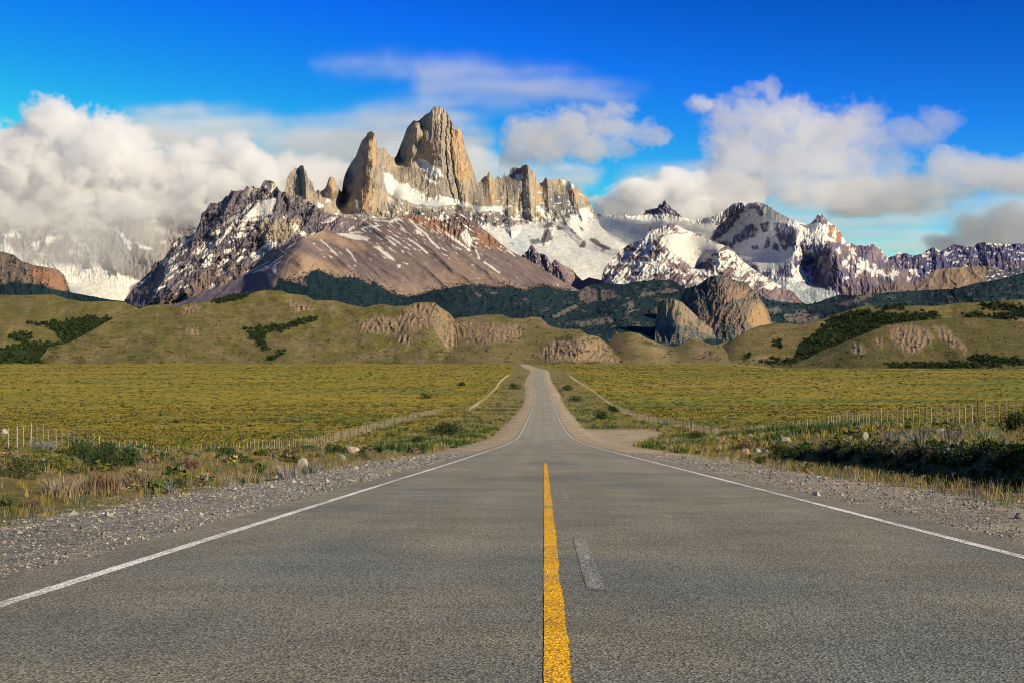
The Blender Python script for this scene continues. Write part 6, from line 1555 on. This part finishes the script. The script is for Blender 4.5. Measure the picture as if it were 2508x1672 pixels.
def pf(B, amp, fr, seed, a=.0, b=.26, k=1.0):
    return lambda PX, PY, W: k * sstep(a, b, puffs(PX, PY, W, B, amp, fr, seed, 5))
cloud('cloud', 'large grey and cream cloud bank wrapped round the left massif', -200, 900, 225, 700, 16000, 18300, 19, d_left, .0055, .08, (.93, .90, .835))
cloud('mist', 'thin pale mist hanging in front of the cloud-capped massif', -60, 440, 450, 700, 13900, 14700, 40,
      lambda PX, PY, W: np.clip(.55 + .9 * fbm3(PX / 70, PY / 40, W * 3, 90, 4), 0, 1) * (1 - W ** 2) * sstep(455, 520, PY) * (1 - sstep(630, 690, PY)) * (1 - sstep(330, 450, PX + (PY - 600) * .5)), .0034, 0, (.90, .87, .82))
cloud('cloud', 'medium grey cumulus right of the granite towers', 1220, 1690, 225, 430, 20500, 22500, 22,
      pf([(1330,350,90,56,0,.8),(1300,325,62,44,0,.6),(1390,320,75,52,.1,.7),(1440,360,60,44,0,.6),(1475,300,60,40,.2,.5),(1505,272,42,26,.1,.4),(1530,315,56,30,0,.4),(1590,330,56,26,0,.3),(1520,355,36,24,0,.3),(1270,385,54,28,0,.5)], 1.25, 36, 21), .0020, .25, (.88, .87, .86))
cloud('cloud', 'bright low cloud bank behind the icefield saddle', 1420, 1880, 395, 560, 21000, 23000, 22,
      pf([(1500,510,70,36,0,.7),(1580,480,80,50,0,.8),(1640,455,60,40,.1,.6),(1700,480,80,56,-.1,.8),(1760,460,60,40,0,.6),(1800,500,70,50,0,.8),(1660,520,160,36,0,.9),(1850,470,40,40,0,.5),(1800,440,40,30,.1,.5)], .70, 40, 22), .0050, 0, (.88, .87, .86))
B_BIG = [(1790,300,56,54,0,.6),(1830,285,66,54,0,.6),(1900,315,96,72,0,.8),(1960,335,104,70,0,.8),(2020,335,96,64,.1,.8),(1800,365,74,66,0,.8),(1880,395,134,64,0,.9),(2020,395,134,60,0,.9),(1960,275,56,34,0,.5),
          (1850,450,130,46,0,.9),(1990,460,160,50,0,.9),(2110,440,110,44,0,.8),(1790,425,64,54,0,.7),(1815,255,26,28,0,.3),(1835,225,34,18,0,.3),(1870,212,34,17,0,.3),(1893,232,20,28,0,.3),(1896,196,18,14,0,.2),
          (2090,315,80,54,0,.8),(2130,280,50,38,0,.6),(2150,345,90,48,0,.7),(2230,325,80,38,0,.6),(2300,300,50,34,0,.5),(2110,385,80,50,0,.8),(2190,400,70,40,0,.6),(2070,420,70,40,0,.7)]
def d_big(PX, PY, W):
    f = sstep(.0, .24, puffs(PX, PY, W, B_BIG, 1.15, 42, 23, 5))
    return f * (1 - .55 * sstep(2020, 2180, PX))
cloud('cloud', 'large ragged cumulus with a curled wisp on its crown above the snow peak', 1700, 2400, 170, 520, 14250, 15300, 15, d_big, .0034, .25, (.80, .79, .80))
cloud('cloud', 'long dark grey flat cloud reaching the right edge of the sky', 2040, 2800, 345, 540, 20000, 22000, 26,
      pf([(2150,470,120,34,0,.8),(2260,462,140,38,0,.8),(2330,405,70,44,0,.6),(2410,425,130,40,0,.8),(2530,430,140,44,0,.9),(2660,430,130,44,0,.9),(2200,500,150,28,0,.8),(2080,500,130,34,0,.8)], .90, 44, 25), .0034, .3, (.50, .50, .57))
cloud('cloud', 'low grey cloud with a bright knob above the far blue range', 2200, 2800, 480, 650, 21000, 23000, 26,
      pf([(2375,553,42,28,-.3,.5),(2430,580,110,54,0,.8),(2500,550,100,56,.1,.8),(2600,560,120,64,0,.9),(2350,600,90,34,0,.7)], .65, 40, 26), .0026, .25, (.82, .81, .82))
cloud('cloud', 'tiny lone grey puff high between the two cumulus clouds', 1670, 1775, 220, 285, 20500, 21000, 22,
      pf([(1715,252,30,22,0,.9),(1737,254,22,17,0,.8),(1703,240,14,12,0,.5)], .7, 26, 27, 0, .4), .0040, 0, (.88, .87, .86))
def veil(P, ext_k=1.0, soft=26, seed=40, st=8.0):
    def f(PX, PY, W):
        x2 = PX[:, 0, :]; y2 = PY[:, 0, :]
        m = np.zeros(x2.shape)
        for pts, k in P: m = np.maximum(m, k * poly(x2, y2, pts, soft, 26, 120, seed))
        m = m * np.clip(.72 + .9 * fbm(x2 / 240, y2 / 26, seed + 5, 4), 0, 1.4) / 1.4
        return (m * m * (3 - 2 * m))[:, None, :] * (1 - W ** 2) * ext_k
    return f
cloud('veil_cloud', 'thin smooth lens-shaped veil of cloud over the granite towers', 200, 1780, 70, 500, 24000, 24900, 40,
      veil([([(760,140),(950,122),(1150,130),(1300,145),(1500,180),(1590,205),(1530,232),(1300,240),(1130,262),(1080,330),(1180,440),(1000,460),(640,430),(420,400),(250,300),(340,262),(560,262),(690,285),(860,262),(1000,225),(1000,170),(800,160)], 1.0)], 1, 30), .0015, 0, (.93, .96, 1.0))
cloud('veil_cloud', 'pale smooth veil of high cloud left of the towers, above the cloud bank', 60, 1250, 200, 560, 25000, 26000, 50,
      veil([([(230,300),(330,262),(560,258),(700,290),(860,285),(960,262),(1130,262),(1200,330),(1230,470),(1000,560),(300,560),(100,420)], 1.0)], 1, 34, 70), .0036, 0, (.93, .96, 1.0))
cloud('veil_cloud', 'soft white cloud sheet just behind the towers', 900, 1560, 320, 540, 23200, 23900, 50,
      veil([([(930,345),(1000,340),(1160,345),(1250,385),(1380,400),(1470,420),(1450,450),(1350,520),(1000,520),(900,420)], 1.0)], 1, 16, 50), .0040, 0, (.95, .96, .98))
cloud('veil_cloud', 'pale thin haze of cloud low over the right horizon', 1500, 2900, 390, 720, 25200, 26200, 70,
      veil([([(1560,400),(1720,380),(1800,470),(2100,480),(2360,480),(2900,440),(2900,760),(1500,760),(1500,560)], 1.0)], 1, 40, 60), .0026, 0, (.88, .91, .95))
